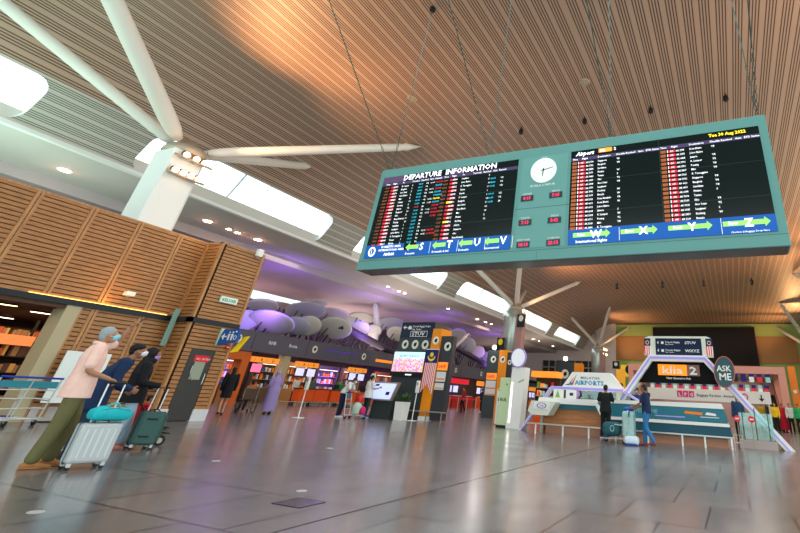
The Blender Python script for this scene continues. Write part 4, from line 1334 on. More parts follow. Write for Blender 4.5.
MB().box(2.0, 3.0, 0.012, 0.02, 0.80, 0.83).build('violet_line', lil, bc)
rl = thing('counter_rail', 'low white rail on short posts running in front of the help counters', 'rail', (-7.3, 16.75, 0))
MB().rbox((3.6, 0, 0.33), (3.6, 0.035, 0.022)).build('top_bar', MATS['brushed_steel'], rl)
for x in (0.45, 1.5, 2.45, 3.4, 4.5, 5.6, 6.3, 7.1):
    MB().box(x - 0.025, x + 0.025, -0.02, 0.02, 0, 0.31).build('post', wht, rl)

# canopy frame and trapezoid sign of the help counter
cn = thing('counter_canopy', 'white trapezoid airport sign canopy with lilac lit frame over the wooden help counter', 'canopy', (-6.5, 18.6, 0))
MB().prism([(0.0, 1.62), (2.5, 1.62), (2.0, 2.18), (0.42, 2.18)], -0.15, 0.3).build('sign_panel', wht, cn)
MB().text('MALAYSIA', 0.78, -0.16, 1.93, 0.13, bold=0.01, sx=1.35).build('dark_lettering', mat('grey_ink', (0.10, 0.10, 0.10), 0.5), cn)
MB().text('AIRPORTS', 0.55, -0.16, 1.72, 0.22, bold=0.03, sx=1.2).prism([(0.22, 1.70), (0.48, 1.70), (0.42, 1.80)], -0.165, -0.155).prism([(0.10, 1.70), (0.30, 1.68), (0.36, 1.76)], -0.165, -0.155).build('blue_lettering', mat('airport_blue', (0.03, 0.28, 0.50), 0.5), cn)
MB().prism([(0.38, 1.70), (0.46, 1.70), (0.62, 2.10)], -0.165, -0.155).prism([(0.30, 1.75), (0.38, 1.78), (0.50, 2.0)], -0.165, -0.155).build('red_feather', mat('feather_red', (0.60, 0.08, 0.05), 0.5), cn)
fr = MB()
fr.prism([(-0.35, 1.62), (-0.30, 1.50), (-1.50, -0.0), (-1.62, -0.0)], -0.5, -0.27)
fr.prism([(-0.35, 1.50), (2.6, 1.50), (2.55, 1.62), (-0.35, 1.62)], -0.5, -0.16)
fr.prism([(2.6, 1.50), (2.75, 1.50), (3.25, 1.22), (3.12, 1.22)], -0.5, -0.27)
fr.build('frame', wht, cn)
MB().box(-0.33, 2.6, -0.52, -0.50, 1.52, 1.61).prism([(-0.33, 1.60), (-0.30, 1.52), (-1.48, 0.02), (-1.56, 0.02)], -0.52, -0.50).prism([(2.6, 1.52), (2.68, 1.56), (3.2, 1.24), (3.12, 1.24)], -0.52, -0.50).build('light_edge', lil, cn)
MB().box(-0.3, 1.3, 0.5, 0.55, 0.0, 1.5).build('back_screen', mat('counter_back_green', (0.03, 0.10, 0.10), 0.4), cn)
MB().box(-0.2, 2.5, -0.45, -0.44, 1.22, 1.50).build('glass_front', glass('counter_glass', (0.8, 0.95, 0.9), 0.10), cn)
for i, (x, c_, lab) in enumerate(((0.10, 'g', 'small white leaflet with a green leaf standing on the help counter'), (0.62, 'b', 'small white notice card standing beside the green leaf leaflet'))):
    o = thing('counter_card', lab, 'card', (-6.75 + x, 17.9, 1.20))
    MB().box(0, 0.42, 0, 0.02, 0, 0.30).build('card', wht, o)
    MB().prism([(0.08, 0.02), (0.28, 0.02), (0.18, 0.28)] if c_ == 'g' else [(0.15, 0.10), (0.30, 0.10), (0.30, 0.20), (0.15, 0.20)], -0.005, 0).build('print', mat('leaf_green' if c_ == 'g' else 'ink_navy', (0.20, 0.42, 0.08) if c_ == 'g' else (0.02, 0.03, 0.12), 0.5), o)
o = thing('round_badge', 'round pink and lilac badge standing on the help counter glass', 'badge', (-5.75, 18.0, 1.20))
MB().disc((0, 0.17), 0.15, 0.16, 0, 0.03).build('rim', mat('badge_pink', (0.45, 0.25, 0.40), 0.4), o)
MB().disc((0, 0.17), 0.09, 0.10, -0.01, 0).build('face', lil, o)

# ---- arch with the orange terminal sign
ar = thing('sign_arch', 'white and lilac trapezoid arch carrying the orange and brown terminal sign', 'arch', (-3.9, 18.6, 0))
fr = MB()
th = 0.20
OUT = [(-1.25, 0.0), (0.98, 2.88), (3.10, 2.88), (5.62, 0.0)]
INN = [(-0.98, 0.0), (1.08, 2.66), (3.0, 2.66), (5.32, 0.0)]
for a_ in range(3):
    fr.prism([OUT[a_], OUT[a_ + 1], INN[a_ + 1], INN[a_]], -0.25, 0.65)
fr.build('frame', wht, ar)
li = MB()
O2 = [(-1.17, 0.0), (1.02, 2.82), (3.07, 2.82), (5.48, 0.0)]
I2 = [(-1.10, 0.0), (1.05, 2.74), (3.03, 2.74), (5.42, 0.0)]
for a_ in range(3):
    li.prism([O2[a_], O2[a_ + 1], I2[a_ + 1], I2[a_]], -0.27, -0.25)
li.build('light_edge', lil, ar)
MB().prism([(0.48, 1.90), (1.08, 2.66), (3.0, 2.66), (3.66, 1.92)], 0.0, 0.2).build('black_panel', mat('arch_black', (0.004, 0.004, 0.005), 0.5, spec=0.1), ar)
q = MB().box(1.28, 2.36, -0.06, 0, 2.18, 2.56).build('orange_sign', mat('klia_orange', (0.95, 0.27, 0.01), 0.4, emit=0.55), ar)
MB().text('klia', 1.42, -0.07, 2.235, 0.38, bold=0.01, sx=1.55).build('sign_lettering', logo_w, q)
q = MB().box(2.36, 2.82, -0.06, 0, 2.18, 2.56).build('brown_sign', mat('klia_brown', (0.20, 0.10, 0.08), 0.4, emit=0.2), ar)
MB().text('2', 2.59, -0.07, 2.23, 0.38, 'C', bold=0.03, sx=1.45).build('sign_lettering', logo_w, q)
MB().text('Next Generation Hub', 2.03, -0.02, 2.05, 0.105, 'C', bold=0.015, sx=0.95).build('hub_lettering', logo_w, ar)
# top direction sign box
tp = thing('direction_sign', 'white rounded direction sign box with navy panel standing on top of the arch', 'sign', (-3.9, 18.6, 2.885))
MB().prism([(0.78, 0), (3.36, 0), (3.32, 0.64), (3.18, 0.70), (0.98, 0.70), (0.82, 0.64)], -0.1, 0.55).build('box', creamy, tp)
MB().box(1.24, 2.98, -0.13, -0.1, 0.0, 0.62).build('navy_panel', navy, tp)
g_ = MB()
for z, s_ in ((0.43, 'STUV'), (0.14, 'WXYZ')):
    g_.prism([(1.30, z + 0.03), (1.36, z + 0.09), (1.36, z - 0.03)], -0.14, -0.13)
    g_.box(1.46, 1.56, -0.14, -0.13, z - 0.02, z + 0.07)
    g_.text('Domestic Baggage', 1.62, -0.135, z + 0.02, 0.09, bold=0.015, sx=0.85).text('Bag. Transfer', 1.62, -0.135, z - 0.05, 0.06, bold=0.01)
    g_.text(s_, 2.36, -0.135, z - 0.02, 0.14, bold=0.02, sx=1.25)
g_.build('sign_lettering', logo_w, tp)
for x in (0.80, 3.14):
    q = MB().box(x, x + 0.24, -0.12, -0.1, 0.34, 0.62).build('flag_canton', flag_blue, tp)
    MB().ring((x + 0.12, 0.46), 0.07, 0.08, 0.3, -0.13, -0.12, 14).build('crescent', flag_yel, q)
    stp = MB()
    for k in range(6):
        stp.use(k % 2).box(x + k * 0.04, x + (k + 1) * 0.04, -0.12, -0.1, 0.02, 0.34)
    stp.build('flag_stripes', [flag_red, flag_white], tp)
ak = thing('ask_me_sign', 'dark teal oval ASK ME sign with red rim on the slanted arch leg', 'sign', (-0.20, 18.1, 2.32))
MB().disc((0, 0), 0.36, 0.53, -0.03, 0.03, 36, -0.12).build('rim', mat('coral_rim', (0.55, 0.12, 0.10), 0.4), ak)
MB().disc((0, 0), 0.33, 0.50, -0.04, -0.03, 36, -0.12).build('face', mat('ask_teal', (0.035, 0.09, 0.10), 0.4), ak)
MB().text('ASK', 0.0, -0.05, 0.02, 0.27, 'C', bold=0.02, sx=1.0).text('ME', 0.01, -0.05, -0.27, 0.32, 'C', bold=0.02, sx=1.05).build('lettering', logo_w, ak)
MB().tube((0.0, 0.03, 0.1), (0.0, 0.26, 0.0), 0.03).build('bracket', steel, ak)

# glass barrier and round no-entry discs by the arch foot
gb = thing('glass_barrier', 'glass queue barrier on a pale base between the arch legs', 'barrier', (0.05, 18.25, 0))
MB().box(0, 1.15, -0.1, 0.5, 0, 0.24).build('base', mat('stone_base', (0.42, 0.34, 0.32), 0.5), gb)
for x in (0.15, 0.55, 0.95):
    MB().box(x, x + 0.03, 0.0, 0.03, 0.24, 1.2).build('post', mat('dark_post', (0.02, 0.05, 0.05), 0.4), gb)
MB().box(0.05, 1.1, 0.01, 0.02, 0.26, 1.05).build('glass_panel', glass('barrier_glass', (0.6, 0.85, 0.8), 0.15), gb)
for i, (x, w_) in enumerate(((0.04, 'nearer the teal counter'), (0.50, 'nearer the arch foot'))):
    o = thing('no_entry_disc', 'small round red and white no entry disc on the barrier, %s' % w_, 'sign', (x, 18.05, 0.86), 0)
    MB().disc((0, 0), 0.10, 0.10, -0.01, 0.01, 20).build('plate', flag_red, o)
    MB().box(-0.06, 0.06, -0.016, -0.01, -0.018, 0.018).build('bar_mark', wht, o)
    MB().tube((0, 0.02, -0.86), (0, 0.02, 0), 0.012, n=6).build('stem', steel, o)

# ================================================================== BACKGROUND ARCADE
salmon = mat('salmon_frame', (0.62, 0.28, 0.21), 0.45)
ac = thing('arcade_portal', 'salmon framed arcade portal behind the arch, open to the shops', 'portal', (-7.75, 38, 0))
MB().box(0, 11.5, 0, 0.8, 3.62, 4.12).build('lintel', salmon, ac)
MB().box(11.0, 11.5, 0.01, 6.0, 0, 3.615).build('jamb', salmon, ac)
MB().box(0, 0.4, 0.01, 6.0, 0, 3.615).build('jamb', salmon, ac)
MB().box(0.4, 10.98, 5.8, 6.0, 0, 3.6).build('back_panel', mat('arcade_back', (0.35, 0.24, 0.22), 0.6, noise=0.25, nscale=1.0), ac)
MB().box(0.4, 10.98, 0.82, 6.0, 3.62, 3.75).build('soffit', mat('arcade_soffit', (0.55, 0.42, 0.38), 0.6), ac)
light('arcade_bulb', 'AREA', (-1.6, 41, 3.5), 200, (1.0, 0.78, 0.68), (-1.6, 41.1, 0), 8, 4)
for i, x in enumerate((-3.5, -0.8, 1.0, 2.0)):
    o = thing('arcade_light', 'bright small lamp under the salmon portal, %s towards the escalator' % ORD[i], 'ceiling light', (x, 40.2, 3.62), 0, 'arcade ceiling lamps')
    MB().lathe([(0.10, -0.05), (0.14, -0.03), (0.14, 0)], (0, 0, 0), 12).build('trim_ring', wht, o)
    MB().lathe([(0.03, -0.10), (0.09, -0.051)], (0, 0, 0), 12).build('lens', MATS['spot_white'], o)
lp = thing('lpg_sign', 'long white band sign with pink LPG letters, pink ring and down arrow', 'sign', (-5.2, 31.6, -.12))
MB().box(0, 7.3, 0, 0.1, 1.66, 2.32).build('panel', mat('band_white', (0.70, 0.66, 0.60), 0.5), lp)
for x in (0.1, 7.1):
    MB().box(x, x + .1, .02, .08, .12, 1.66).build('post', steel, lp)
q = MB()
for i in range(3):
    q.box(1.86 + i * 0.36, 2.18 + i * 0.36, -0.02, 0, 1.84, 2.20)
q.build('pink_tile', mat('pink_tile', (0.62, 0.03, 0.18), 0.5), lp)
q = MB()
for i, c_ in enumerate('LPG'):
    q.text(c_, 2.02 + i * 0.36, -0.03, 1.90, 0.28, 'C', bold=0.02)
q.build('tile_lettering', wht, lp)
MB().text('Baggage Reclaim  Arrival', 3.05, -0.01, 1.92, 0.22, bold=0.01).prism([(6.75, 2.15), (6.82, 2.15), (6.82, 1.95), (6.95, 1.95), (6.785, 1.78), (6.62, 1.95), (6.75, 1.95)], -0.01, 0).build('dark_lettering', ink, lp)
MB().ring((5.85, 1.99), 0.2, 0.2, 0.35, -0.02, 0, 20).build('pink_ring', MATS['pink_tile'], lp)
for i in range(20):
    x = -5.0 + i * 0.36
    o = thing('bunting_flag', 'tiny striped flag in the bunting above the white band sign, %s from the counter side' % ORD[i], 'flag', (x, 31.65, 2.20), 0, 'bunting flags over the band sign')
    MB().box(0, 0.24, 0, 0.01, 0.18, 0.36).build('canton', flag_blue if i % 2 else mat('flag_teal', (0.3, 0.6, 0.62), 0.5), o)
    MB().box(0, 0.24, 0, 0.01, 0, 0.18).build('stripes', flag_red if i % 2 else wht, o)
for i in range(6):
    x = -0.4 + i * 0.55
    c_ = (flag_red, dk, flag_blue, wht, flag_red, mat('flag_teal', (0.3, 0.6, 0.62), 0.5))[i]
    o = thing('hanging_banner', 'larger hanging banner under the salmon lintel, %s towards the escalator' % ORD[i], 'banner', (x, 37.95, 3.05), 0, 'banners under the salmon lintel')
    MB().box(0, 0.34, 0, 0.012, 0, 0.55).build('cloth', c_, o)
    MB().box(0, 0.34, -0.004, 0, 0.35, 0.55).build('canton', flag_blue, o)
es = thing('escalator', 'dark escalator rising behind the crowd beside the green wall', 'escalator', (2.35, 39.5, 0))
MB().prism([(0, 0), (1.2, 0), (4.2, 1.7), (4.2, 2.4)], 0.0, 0.85, 'x').build('truss', dk, es)
MB().prism([(0, 0.95), (0.3, 1.05), (4.2, 3.2), (4.1, 3.3)], -0.05, 0.0, 'x').prism([(0, 0.95), (0.3, 1.05), (4.2, 3.2), (4.1, 3.3)], 0.85, 0.9, 'x').build('handrail', mat('handrail_brown', (0.18, 0.08, 0.05), 0.4), es)
stp = MB()
for k in range(9):
    stp.box(0.05, 0.80, 0.6 + k * 0.36, 0.96 + k * 0.36, 0.02 + k * 0.207, 0.20 + k * 0.207)
stp.build('steps', mat('step_grey', (0.10, 0.09, 0.09), 0.4), es)
# blurred signs on the green wall side and a few vertical banners
for i, (x, y, z, w_, h_, c_, lab) in enumerate((
    (4.1, 39.5, 0, 0.5, 4.3, orange, 'tall orange upright banner by the green far wall'),
    (5.0, 39.5, 0, 0.45, 3.2, mat('banner_green', (0.05, 0.35, 0.08), 0.5), 'green upright banner at the picture side edge of the shops'),
    (-14.3, 60, 5.2, 0.9, 0.9, dk, 'small black square sign with white figure on the far green wall'),
    (-13.2, 60, 4.3, 2.2, 1.4, mat('yellow_panel', (0.80, 0.50, 0.03), 0.5, emit=0.3), 'glowing yellow panel with dark figures on the far green wall'),
    (-12.2, 46, 1.2, 1.2, 2.2, wht, 'white upright notice with a magenta square behind the help counter'),
    (-10.6, 46, 0.6, 0.9, 3.6, mat('amber_panel', (0.75, 0.38, 0.03), 0.5, emit=0.25), 'amber upright panel beside the white notice behind the help counter'))):
    o = thing('wall_sign', lab, 'sign', (x, y, z))
    MB().box(0, w_, 0, 0.08, 0, h_).build('panel', c_, o)
    MB().disc((w_ / 2, h_ * 0.6), w_ * 0.25, w_ * 0.25, -0.02, 0, 16).build('mark', logo_w if c_ in (dk, orange) or i == 1 else (MATS['pink_tile'] if i in (4,) else ink), o)
    if z > 0:
        MB().box(w_ / 2 - 0.06, w_ / 2 + 0.06, 0.02, 0.1, -z, 0).build('post', steel, o)
# shelves / kiosks left of the counter, red and orange goods
for i, (x, y, w_, h_, c1, lab) in enumerate((
    (-10.2, 24, 1.4, 2.2, orange_red, 'orange kiosk shelf between the white pylon and the help counter'),
    (-9.0, 27, 1.6, 1.9, mat('kiosk_dark', (0.02, 0.03, 0.03), 0.4), 'dark kiosk with coloured goods behind the slanted frame leg'),
    (-15.5, 50, 5.5, 2.3, orange_red, 'wide orange fronted stall far behind the help counter canopy'),
    (-12.5, 40, 2.6, 2.6, mat('violet_kiosk', (0.05, 0.03, 0.16), 0.4), 'violet lit kiosk behind the trapezoid canopy'))):
    o = thing('kiosk', lab, 'kiosk', (x, y, 0))
    MB().box(0, w_, 0, 0.8, 0, h_ * 0.35).build('counter', c1, o)
    MB().box(0, w_, 0.6, 0.8, h_ * 0.35, h_).build('back_panel', MATS['shop_interior'], o)
    MB().box(-0.05, w_ + 0.05, -0.05, 0.85, h_, h_ + 0.3).build('header', orange_lit if i != 3 else lil, o)
    rs = random.Random(40 + i)
    gd = [MB(), MB(), MB(), MB()]
    for k in range(14):
        xx = rs.uniform(0.05, w_ - 0.25); zz = h_ * (0.42 + 0.18 * (k % 3))
        gd[k % 4].box(xx, xx + rs.uniform(.08, .2), 0.3, 0.5, zz, zz + rs.uniform(.12, .28))
    MB().box(0.02, w_ - 0.02, 0.25, 0.6, h_ * .40, h_ * .42).box(0.02, w_ - 0.02, 0.25, 0.6, h_ * .58, h_ * .60).box(0.02, w_ - 0.02, 0.25, 0.6, h_ * .76, h_ * .78).build('shelf', steel, o)
    for g_, c_ in zip(gd, (flag_red, wht, mat('leaf_green', (0.2, 0.42, 0.08), 0.5), orange_lit)):
        tag(g_.build('goods', c_, o), kind='stuff')

# ================================================================== PEOPLE
SKIN = {'tan': (0.42, 0.21, 0.12), 'pale': (0.55, 0.31, 0.20), 'brown': (0.30, 0.14, 0.075)}
def remesh(o, vox, smooth=3):
    m = o.modifiers.new('remesh', 'REMESH')
    m.mode = 'VOXEL'
    m.voxel_size = vox
    m.use_smooth_shade = True
    if smooth:
        s = o.modifiers.new('smooth', 'SMOOTH')
        s.factor = 0.5
        s.iterations = smooth
    return o

def limb(mb, pts, rs, n=12):
    """rounded tapered limb through the joints"""
    pts = [Vector(p) for p in pts]
    fine_p, fine_r = [], []
    for i in range(len(pts) - 1):
        st = 5
        for k in range(st):
            t_ = k / st
            fine_p.append(pts[i].lerp(pts[i + 1], t_)); fine_r.append(rs[i] + (rs[i + 1] - rs[i]) * t_)
    fine_p.append(pts[-1]); fine_r.append(rs[-1])
    # round the bends
    q = [fine_p[0]] + [(fine_p[i - 1] + fine_p[i] * 2 + fine_p[i + 1]) / 4 for i in range(1, len(fine_p) - 1)] + [fine_p[-1]]
    mb.path(q, fine_r, n)
    mb.ell(q[0], (rs[0],) * 3, None, n, 8)
    mb.ell(q[-1], (rs[-1],) * 3, None, n, 8)

def torso(mb, rows):
    """rows: centre, half width x, half depth y"""
    vs, fs = [], []
    n = 18
    for c, a, b_ in rows:
        for i in range(n):
            t_ = 2 * PI * i / n
            ex = lambda v: math.copysign(abs(v) ** 0.85, v)
            vs.append((c[0] + a * ex(math.cos(t_)), c[1] + b_ * ex(math.sin(t_)), c[2]))
    for j in range(len(rows) - 1):
        for i in range(n):
            fs.append((j * n + i, j * n + (i + 1) % n, (j + 1) * n + (i + 1) % n, (j + 1) * n + i))
    fs.append(tuple(range(n - 1, -1, -1)))
    fs.append(tuple(range((len(rows) - 1) * n, len(rows) * n)))
    mb.add(vs, fs)

def hand(mb, wrist, d, palm_n, side, s=1.0, curl=0.5):
    """palm, four bent fingers of unequal length and a thumb leaving the side of the palm"""
    d = d.normalized()
    pn = (palm_n - d * palm_n.dot(d)).normalized()      # palm faces pn
    sv = d.cross(pn).normalized() * side
    c = wrist + d * 0.05 * s
    m = Matrix((sv, d, pn)).transposed()
    mb.ell(c, (0.040 * s, 0.052 * s, 0.018 * s), m, 12, 8)
    for k, (off, L) in enumerate(((0.030, 0.066), (0.010, 0.076), (-0.010, 0.070), (-0.029, 0.054))):
        p = wrist + d * 0.085 * s + sv * off * s
        a = curl
        q1 = p + (d * math.cos(a) + pn * math.sin(a)) * L * 0.5 * s
        q2 = q1 + (d * math.cos(a * 2.4) + pn * math.sin(a * 2.4)) * L * 0.5 * s
        mb.path([wrist + d * 0.05 * s + sv * off * s * 0.8, p, q1, q2], [0.010 * s, 0.0105 * s, 0.0095 * s, 0.008 * s], 8)
    t0 = wrist + d * 0.03 * s + sv * 0.03 * s
    t1 = t0 + (d * 0.6 + sv * 0.75 + pn * 0.3).normalized() * 0.04 * s
    t2 = t1 + (d * 0.85 + sv * 0.2 + pn * 0.5).normalized() * 0.032 * s
    mb.path([t0, t1, t2], [0.014 * s, 0.012 * s, 0.009 * s], 8)

def person(label, loc, rz, P=None, skin='tan', top=None, bottom=None, hair=None, mask=None, shoes=(0.02, 0.02, 0.02), look=(0, 0), scale=1.0, near=False, curl=0.6, group=None, female=False, extra=None):
    J = dict(hipR=(0.09, 0, 0.92), hipL=(-0.09, 0, 0.92), kneeR=(0.10, 0.02, 0.50), kneeL=(-0.10, 0.02, 0.50), ankR=(0.10, -0.02, 0.085), ankL=(-0.10, -0.02, 0.085),
             pelvis=(0, 0, 0.96), waist=(0, 0.0, 1.10), chest=(0, 0.0, 1.30), neck=(0, -0.01, 1.46), head=(0, 0.025, 1.60),
             shR=(0.185, -0.01, 1.41), shL=(-0.185, -0.01, 1.41), elR=(0.23, -0.04, 1.12), elL=(-0.23, -0.04, 1.12), wrR=(0.235, 0.06, 0.88), wrL=(-0.235, 0.06, 0.88),
             toeR=0.0, toeL=0.0, palmR=(-1, 0, 0), palmL=(1, 0, 0))
    if P: J.update(P)
    V = {k: (Vector(v) if isinstance(v, tuple) else v) for k, v in J.items()}
    wd = 0.9 if female else 1.0
    t_ = thing('person', label, 'person', loc, rz, group)
    t_.scale = (scale,) * 3
    sk = mat('skin_' + skin, SKIN[skin], 0.5)
    vox = 0.0075 if near else 0.016
    # ---- body
    b_ = MB()
    torso(b_, [(V['pelvis'] - Vector((0, 0, .07)), .15 * wd, .10), (V['pelvis'], .165 * wd, .115), (V['waist'], .135 * wd, .10), (V['chest'], .165 * wd, .115), (V['chest'].lerp(V['neck'], .6), .15 * wd, .09), (V['neck'] - Vector((0, 0, .02)), .06, .055)])
    hd, nk = V['head'], V['neck']
    limb(b_, [nk - Vector((0, 0, .03)), nk.lerp(hd, .6)], [.055, .048])
    HM = (Matrix.Rotation(R(look[0]), 3, 'Z') @ Matrix.Rotation(R(look[1]), 3, 'X'))
    b_.ell(hd, (.074, .092, .105), HM, 18, 14)
    b_.ell(hd + HM @ Vector((0, .030, -.055)), (.052, .058, .058), HM, 14, 10)     # jaw and chin
    b_.path([hd + HM @ Vector((0, .085, .015)), hd + HM @ Vector((0, .112, -.018)), hd + HM @ Vector((0, .092, -.030))], [.010, .016, .012], 8)   # nose
    for s in (-1, 1):
        b_.ell(hd + HM @ Vector((s * .074, -.005, -.005)), (.010, .018, .030), HM, 10, 8)
    for s, a in ((1, 'R'), (-1, 'L')):
        limb(b_, [V['sh' + a], V['el' + a], V['wr' + a]], [.052, .040, .026])
        hand(b_, V['wr' + a], V['wr' + a] - V['el' + a], V['palm' + a], s, 1.05, curl if isinstance(curl, (int, float)) else curl[0 if a == 'R' else 1])
        limb(b_, [V['hip' + a], V['knee' + a], V['ank' + a]], [.085, .055, .038])
        an = V['ank' + a]
        b_.path([an + Vector((0, -.05, -.05)), an + Vector((0, .05, -.045)), an + Vector((V['toe' + a] * .1, .15, -.06))], [.034, .036, .022], 10)
    body = remesh(b_.build('body', sk, t_), vox, 2)
    # ---- face
    ew, ey = MB(), MB()
    for s in (-1, 1):
        ew.ell(hd + HM @ Vector((s * .030, .083, .012)), (.014, .009, .008), HM, 8, 6)
        ey.ell(hd + HM @ Vector((s * .030, .091, .012)), (.006, .003, .006), HM, 8, 6)
        ey.path([hd + HM @ Vector((s * .015, .094, .032)), hd + HM @ Vector((s * .032, .092, .037)), hd + HM @ Vector((s * .050, .080, .031))], [.003, .004, .002], 5)
    ew.build('eye_white', mat('eye_white', (0.7, 0.7, 0.68), 0.3), body, True)
    ey.build('iris_and_brow', mat('hair_black', (0.012, 0.010, 0.010), 0.5), body, True)
    MB().ell(hd + HM @ Vector((0, .088, -.050)), (.022, .006, .006), HM, 10, 6).build('mouth', mat('lip', (0.32, 0.08, 0.07), 0.4), body, True)
    if mask:
        mk = MB()
        mk.ell(hd + HM @ Vector((0, .060, -.040)), (.058, .060, .050), HM, 16, 10)
        mk.ell(hd + HM @ Vector((0, .100, -.022)), (.020, .024, .022), HM, 10, 8)
        mo = mk.build('face_mask', mat('mask_%s' % mask[0], mask[1], 0.6), t_, True)
        lp_ = MB()
        for s in (-1, 1):
            lp_.path([hd + HM @ Vector((s * .054, .06, -.03)), hd + HM @ Vector((s * .078, .0, -.012))], .003, 5)
        lp_.build('ear_loop', wht, mo)
    # ---- legs wear
    if bottom:
        kind_, c_ = bottom[0], bottom[1]
        bm_ = mat('cloth_%s' % bottom[2], c_, 0.8, noise=0.12, nscale=14)
        p_ = MB()
        if kind_ == 'trousers':
            torso(p_, [(V['pelvis'] - Vector((0, 0, .09)), .165 * wd, .125), (V['pelvis'], .178 * wd, .130), (V['waist'] - Vector((0, 0, .02)), .158 * wd, .120)])
            w_ = bottom[3] if len(bottom) > 3 else 1.0
            for a in 'RL':
                k_, an = V['knee' + a], V['ank' + a]
                limb(p_, [V['hip' + a], k_, an + Vector((0, 0, .03))], [.103, .078 * w_, .066 * w_])
        elif kind_ == 'shorts':
            torso(p_, [(V['pelvis'] - Vector((0, 0, .09)), .165 * wd, .125), (V['pelvis'], .178 * wd, .130), (V['waist'] - Vector((0, 0, .02)), .158 * wd, .120)])
            for a in 'RL':
                limb(p_, [V['hip' + a], V['hip' + a].lerp(V['knee' + a], .85)], [.105, .095])
        elif kind_ == 'skirt':
            z1 = bottom[3]
            cx = (V['kneeR'] + V['kneeL']) / 2
            c1 = V['pelvis'].lerp(Vector((cx.x, cx.y, V['pelvis'].z)), 1.0)
            torso(p_, [(Vector((c1.x, c1.y, z1)), bottom[4], bottom[4] * .85), (Vector((c1.x, c1.y, (z1 + .9) / 2)), (bottom[4] + .19) / 2, .16), (V['pelvis'], .185 * wd, .135), (V['waist'], .15 * wd, .115)])
        remesh(p_.build({'trousers': 'trousers', 'shorts': 'shorts', 'skirt': 'skirt'}[kind_], bm_, t_), vox * 1.1, 3)
    # ---- upper wear
    if top:
        c_, slv, hem = top[0], top[2], top[3]
        tm = mat('cloth_%s' % top[1], c_, 0.8, noise=0.10, nscale=18)
        u_ = MB()
        fl_ = top[4] if len(top) > 4 else 0.0
        pz = V['pelvis']
        hemc = Vector((pz.x, pz.y, hem))
        rows = [(hemc, .185 * wd + fl_, .140 + fl_)]
        if hem < pz.z: rows.append((pz, .190 * wd + fl_ * .6, .142 + fl_ * .6))
        rows += [(V['waist'], .168 * wd + fl_ * .3, .130 + fl_ * .3), (V['chest'], .190 * wd, .138), (V['chest'].lerp(V['neck'], .62), .168 * wd, .108), (V['neck'] + Vector((0, 0, .0)), .074, .070)]
        torso(u_, rows)
        for a in 'RL':
            s_, e_, w_ = V['sh' + a], V['el' + a], V['wr' + a]
            if slv == 'long':
                limb(u_, [s_, e_, w_], [.075, .060, .044])
            else:
                limb(u_, [s_, s_.lerp(e_, .72)], [.076, .070])
        to = remesh(u_.build('shirt' if hem > 0.6 else 'robe', tm, t_), vox * 1.1, 3)
        if near and top[1] == 'pink_shirt':
            cl = MB()
            nkc = V['neck']
            cl.path([nkc + Vector((0.078 * math.cos(R(a)), 0.075 * math.sin(R(a)) + .0, .018 + .012 * math.sin(R(a)) * -1)) for a in range(-225, 46, 15)], [(.010, .022)] * 19, 8)
            cl.build('collar', mat('collar_pink', (0.80, 0.58, 0.53), 0.8), to, True)
    # ---- feet
    sm = mat('shoe_%d_%d_%d' % tuple(int(v * 99) for v in shoes), shoes, 0.5)
    for a in 'RL':
        an = V['ank' + a]
        s_ = MB()
        s_.path([an + Vector((0, -.085, -.052)), an + Vector((0, -.05, -.040)), an + Vector((0, .04, -.038)), an + Vector((0, .12, -.055)), an + Vector((0, .195, -.062))], [(.030, .026), (.040, .040), (.043, .038), (.045, .028), (.026, .016)], 12)
        s_.path([an + Vector((0, -.09, -.077)), an + Vector((0, .06, -.077)), an + Vector((0, .20, -.077))], [(.034, .010), (.043, .010), (.028, .009)], 10)
        remesh(s_.build('shoe', sm, t_), vox, 1)
    # ---- hair or head cover
    if hair:
        hk, hc = hair[0], hair[1]
        hm = mat('hair_%s' % hair[2], hc, 0.7, noise=0.25, nscale=60)
        h_ = MB()
        if hk in ('short', 'long'):
            h_.ell(hd + HM @ Vector((0, -.018, .030)), (.084, .094, .092), HM, 18, 12)
            h_.ell(hd + HM @ Vector((0, -.050, -.010)), (.076, .062, .075), HM, 14, 10)
            for k in range(9):
                a = R(200 + 140 * k / 8)
                h_.ell(hd + HM @ Vector((.066 * math.cos(a), .066 * math.sin(a) - .01, .045 + .02 * math.sin(k * 2.1))), (.026, .026, .026), HM, 8, 6)
            if hk == 'long':
                h_.path([hd + HM @ Vector((0, -.06, .02)), hd + HM @ Vector((0, -.085, -.10)), hd + HM @ Vector((0, -.085, -.24))], [(.075, .04), (.085, .035), (.06, .02)], 12)
            remesh(h_.build('hair', hm, t_), vox, 2)
        elif hk == 'cap':
            h_.ell(hd + HM @ Vector((0, -.025, .050)), (.092, .105, .072), HM, 18, 10)
            h_.ell(hd + HM @ Vector((0, -.065, .0)), (.070, .060, .070), HM, 14, 10)
            remesh(h_.build('turban_cap', hm, t_), vox, 2)
        elif hk == 'hijab':
            h_.ell(hd + HM @ Vector((0, -.022, .020)), (.098, .108, .112), HM, 18, 12)
            h_.ell(hd + HM @ Vector((0, .010, -.095)), (.085, .085, .07), HM, 16, 10)
            nn = V['neck']
            torso(h_, [(nn + Vector((0, .0, -.20)), .19, .145), (nn + Vector((0, 0, -.08)), .165, .125), (nn + Vector((0, 0, .02)), .095, .090), (nn + Vector((0, .01, .09)), .080, .080)])
            remesh(h_.build('headscarf', hm, t_), vox, 2)
            MB().ell(hd + HM @ Vector((0, .062, .004)), (.055, .050, .062), HM, 14, 10).build('face', sk, t_, True)
    return t_

BLK = (0.010, 0.010, 0.012)
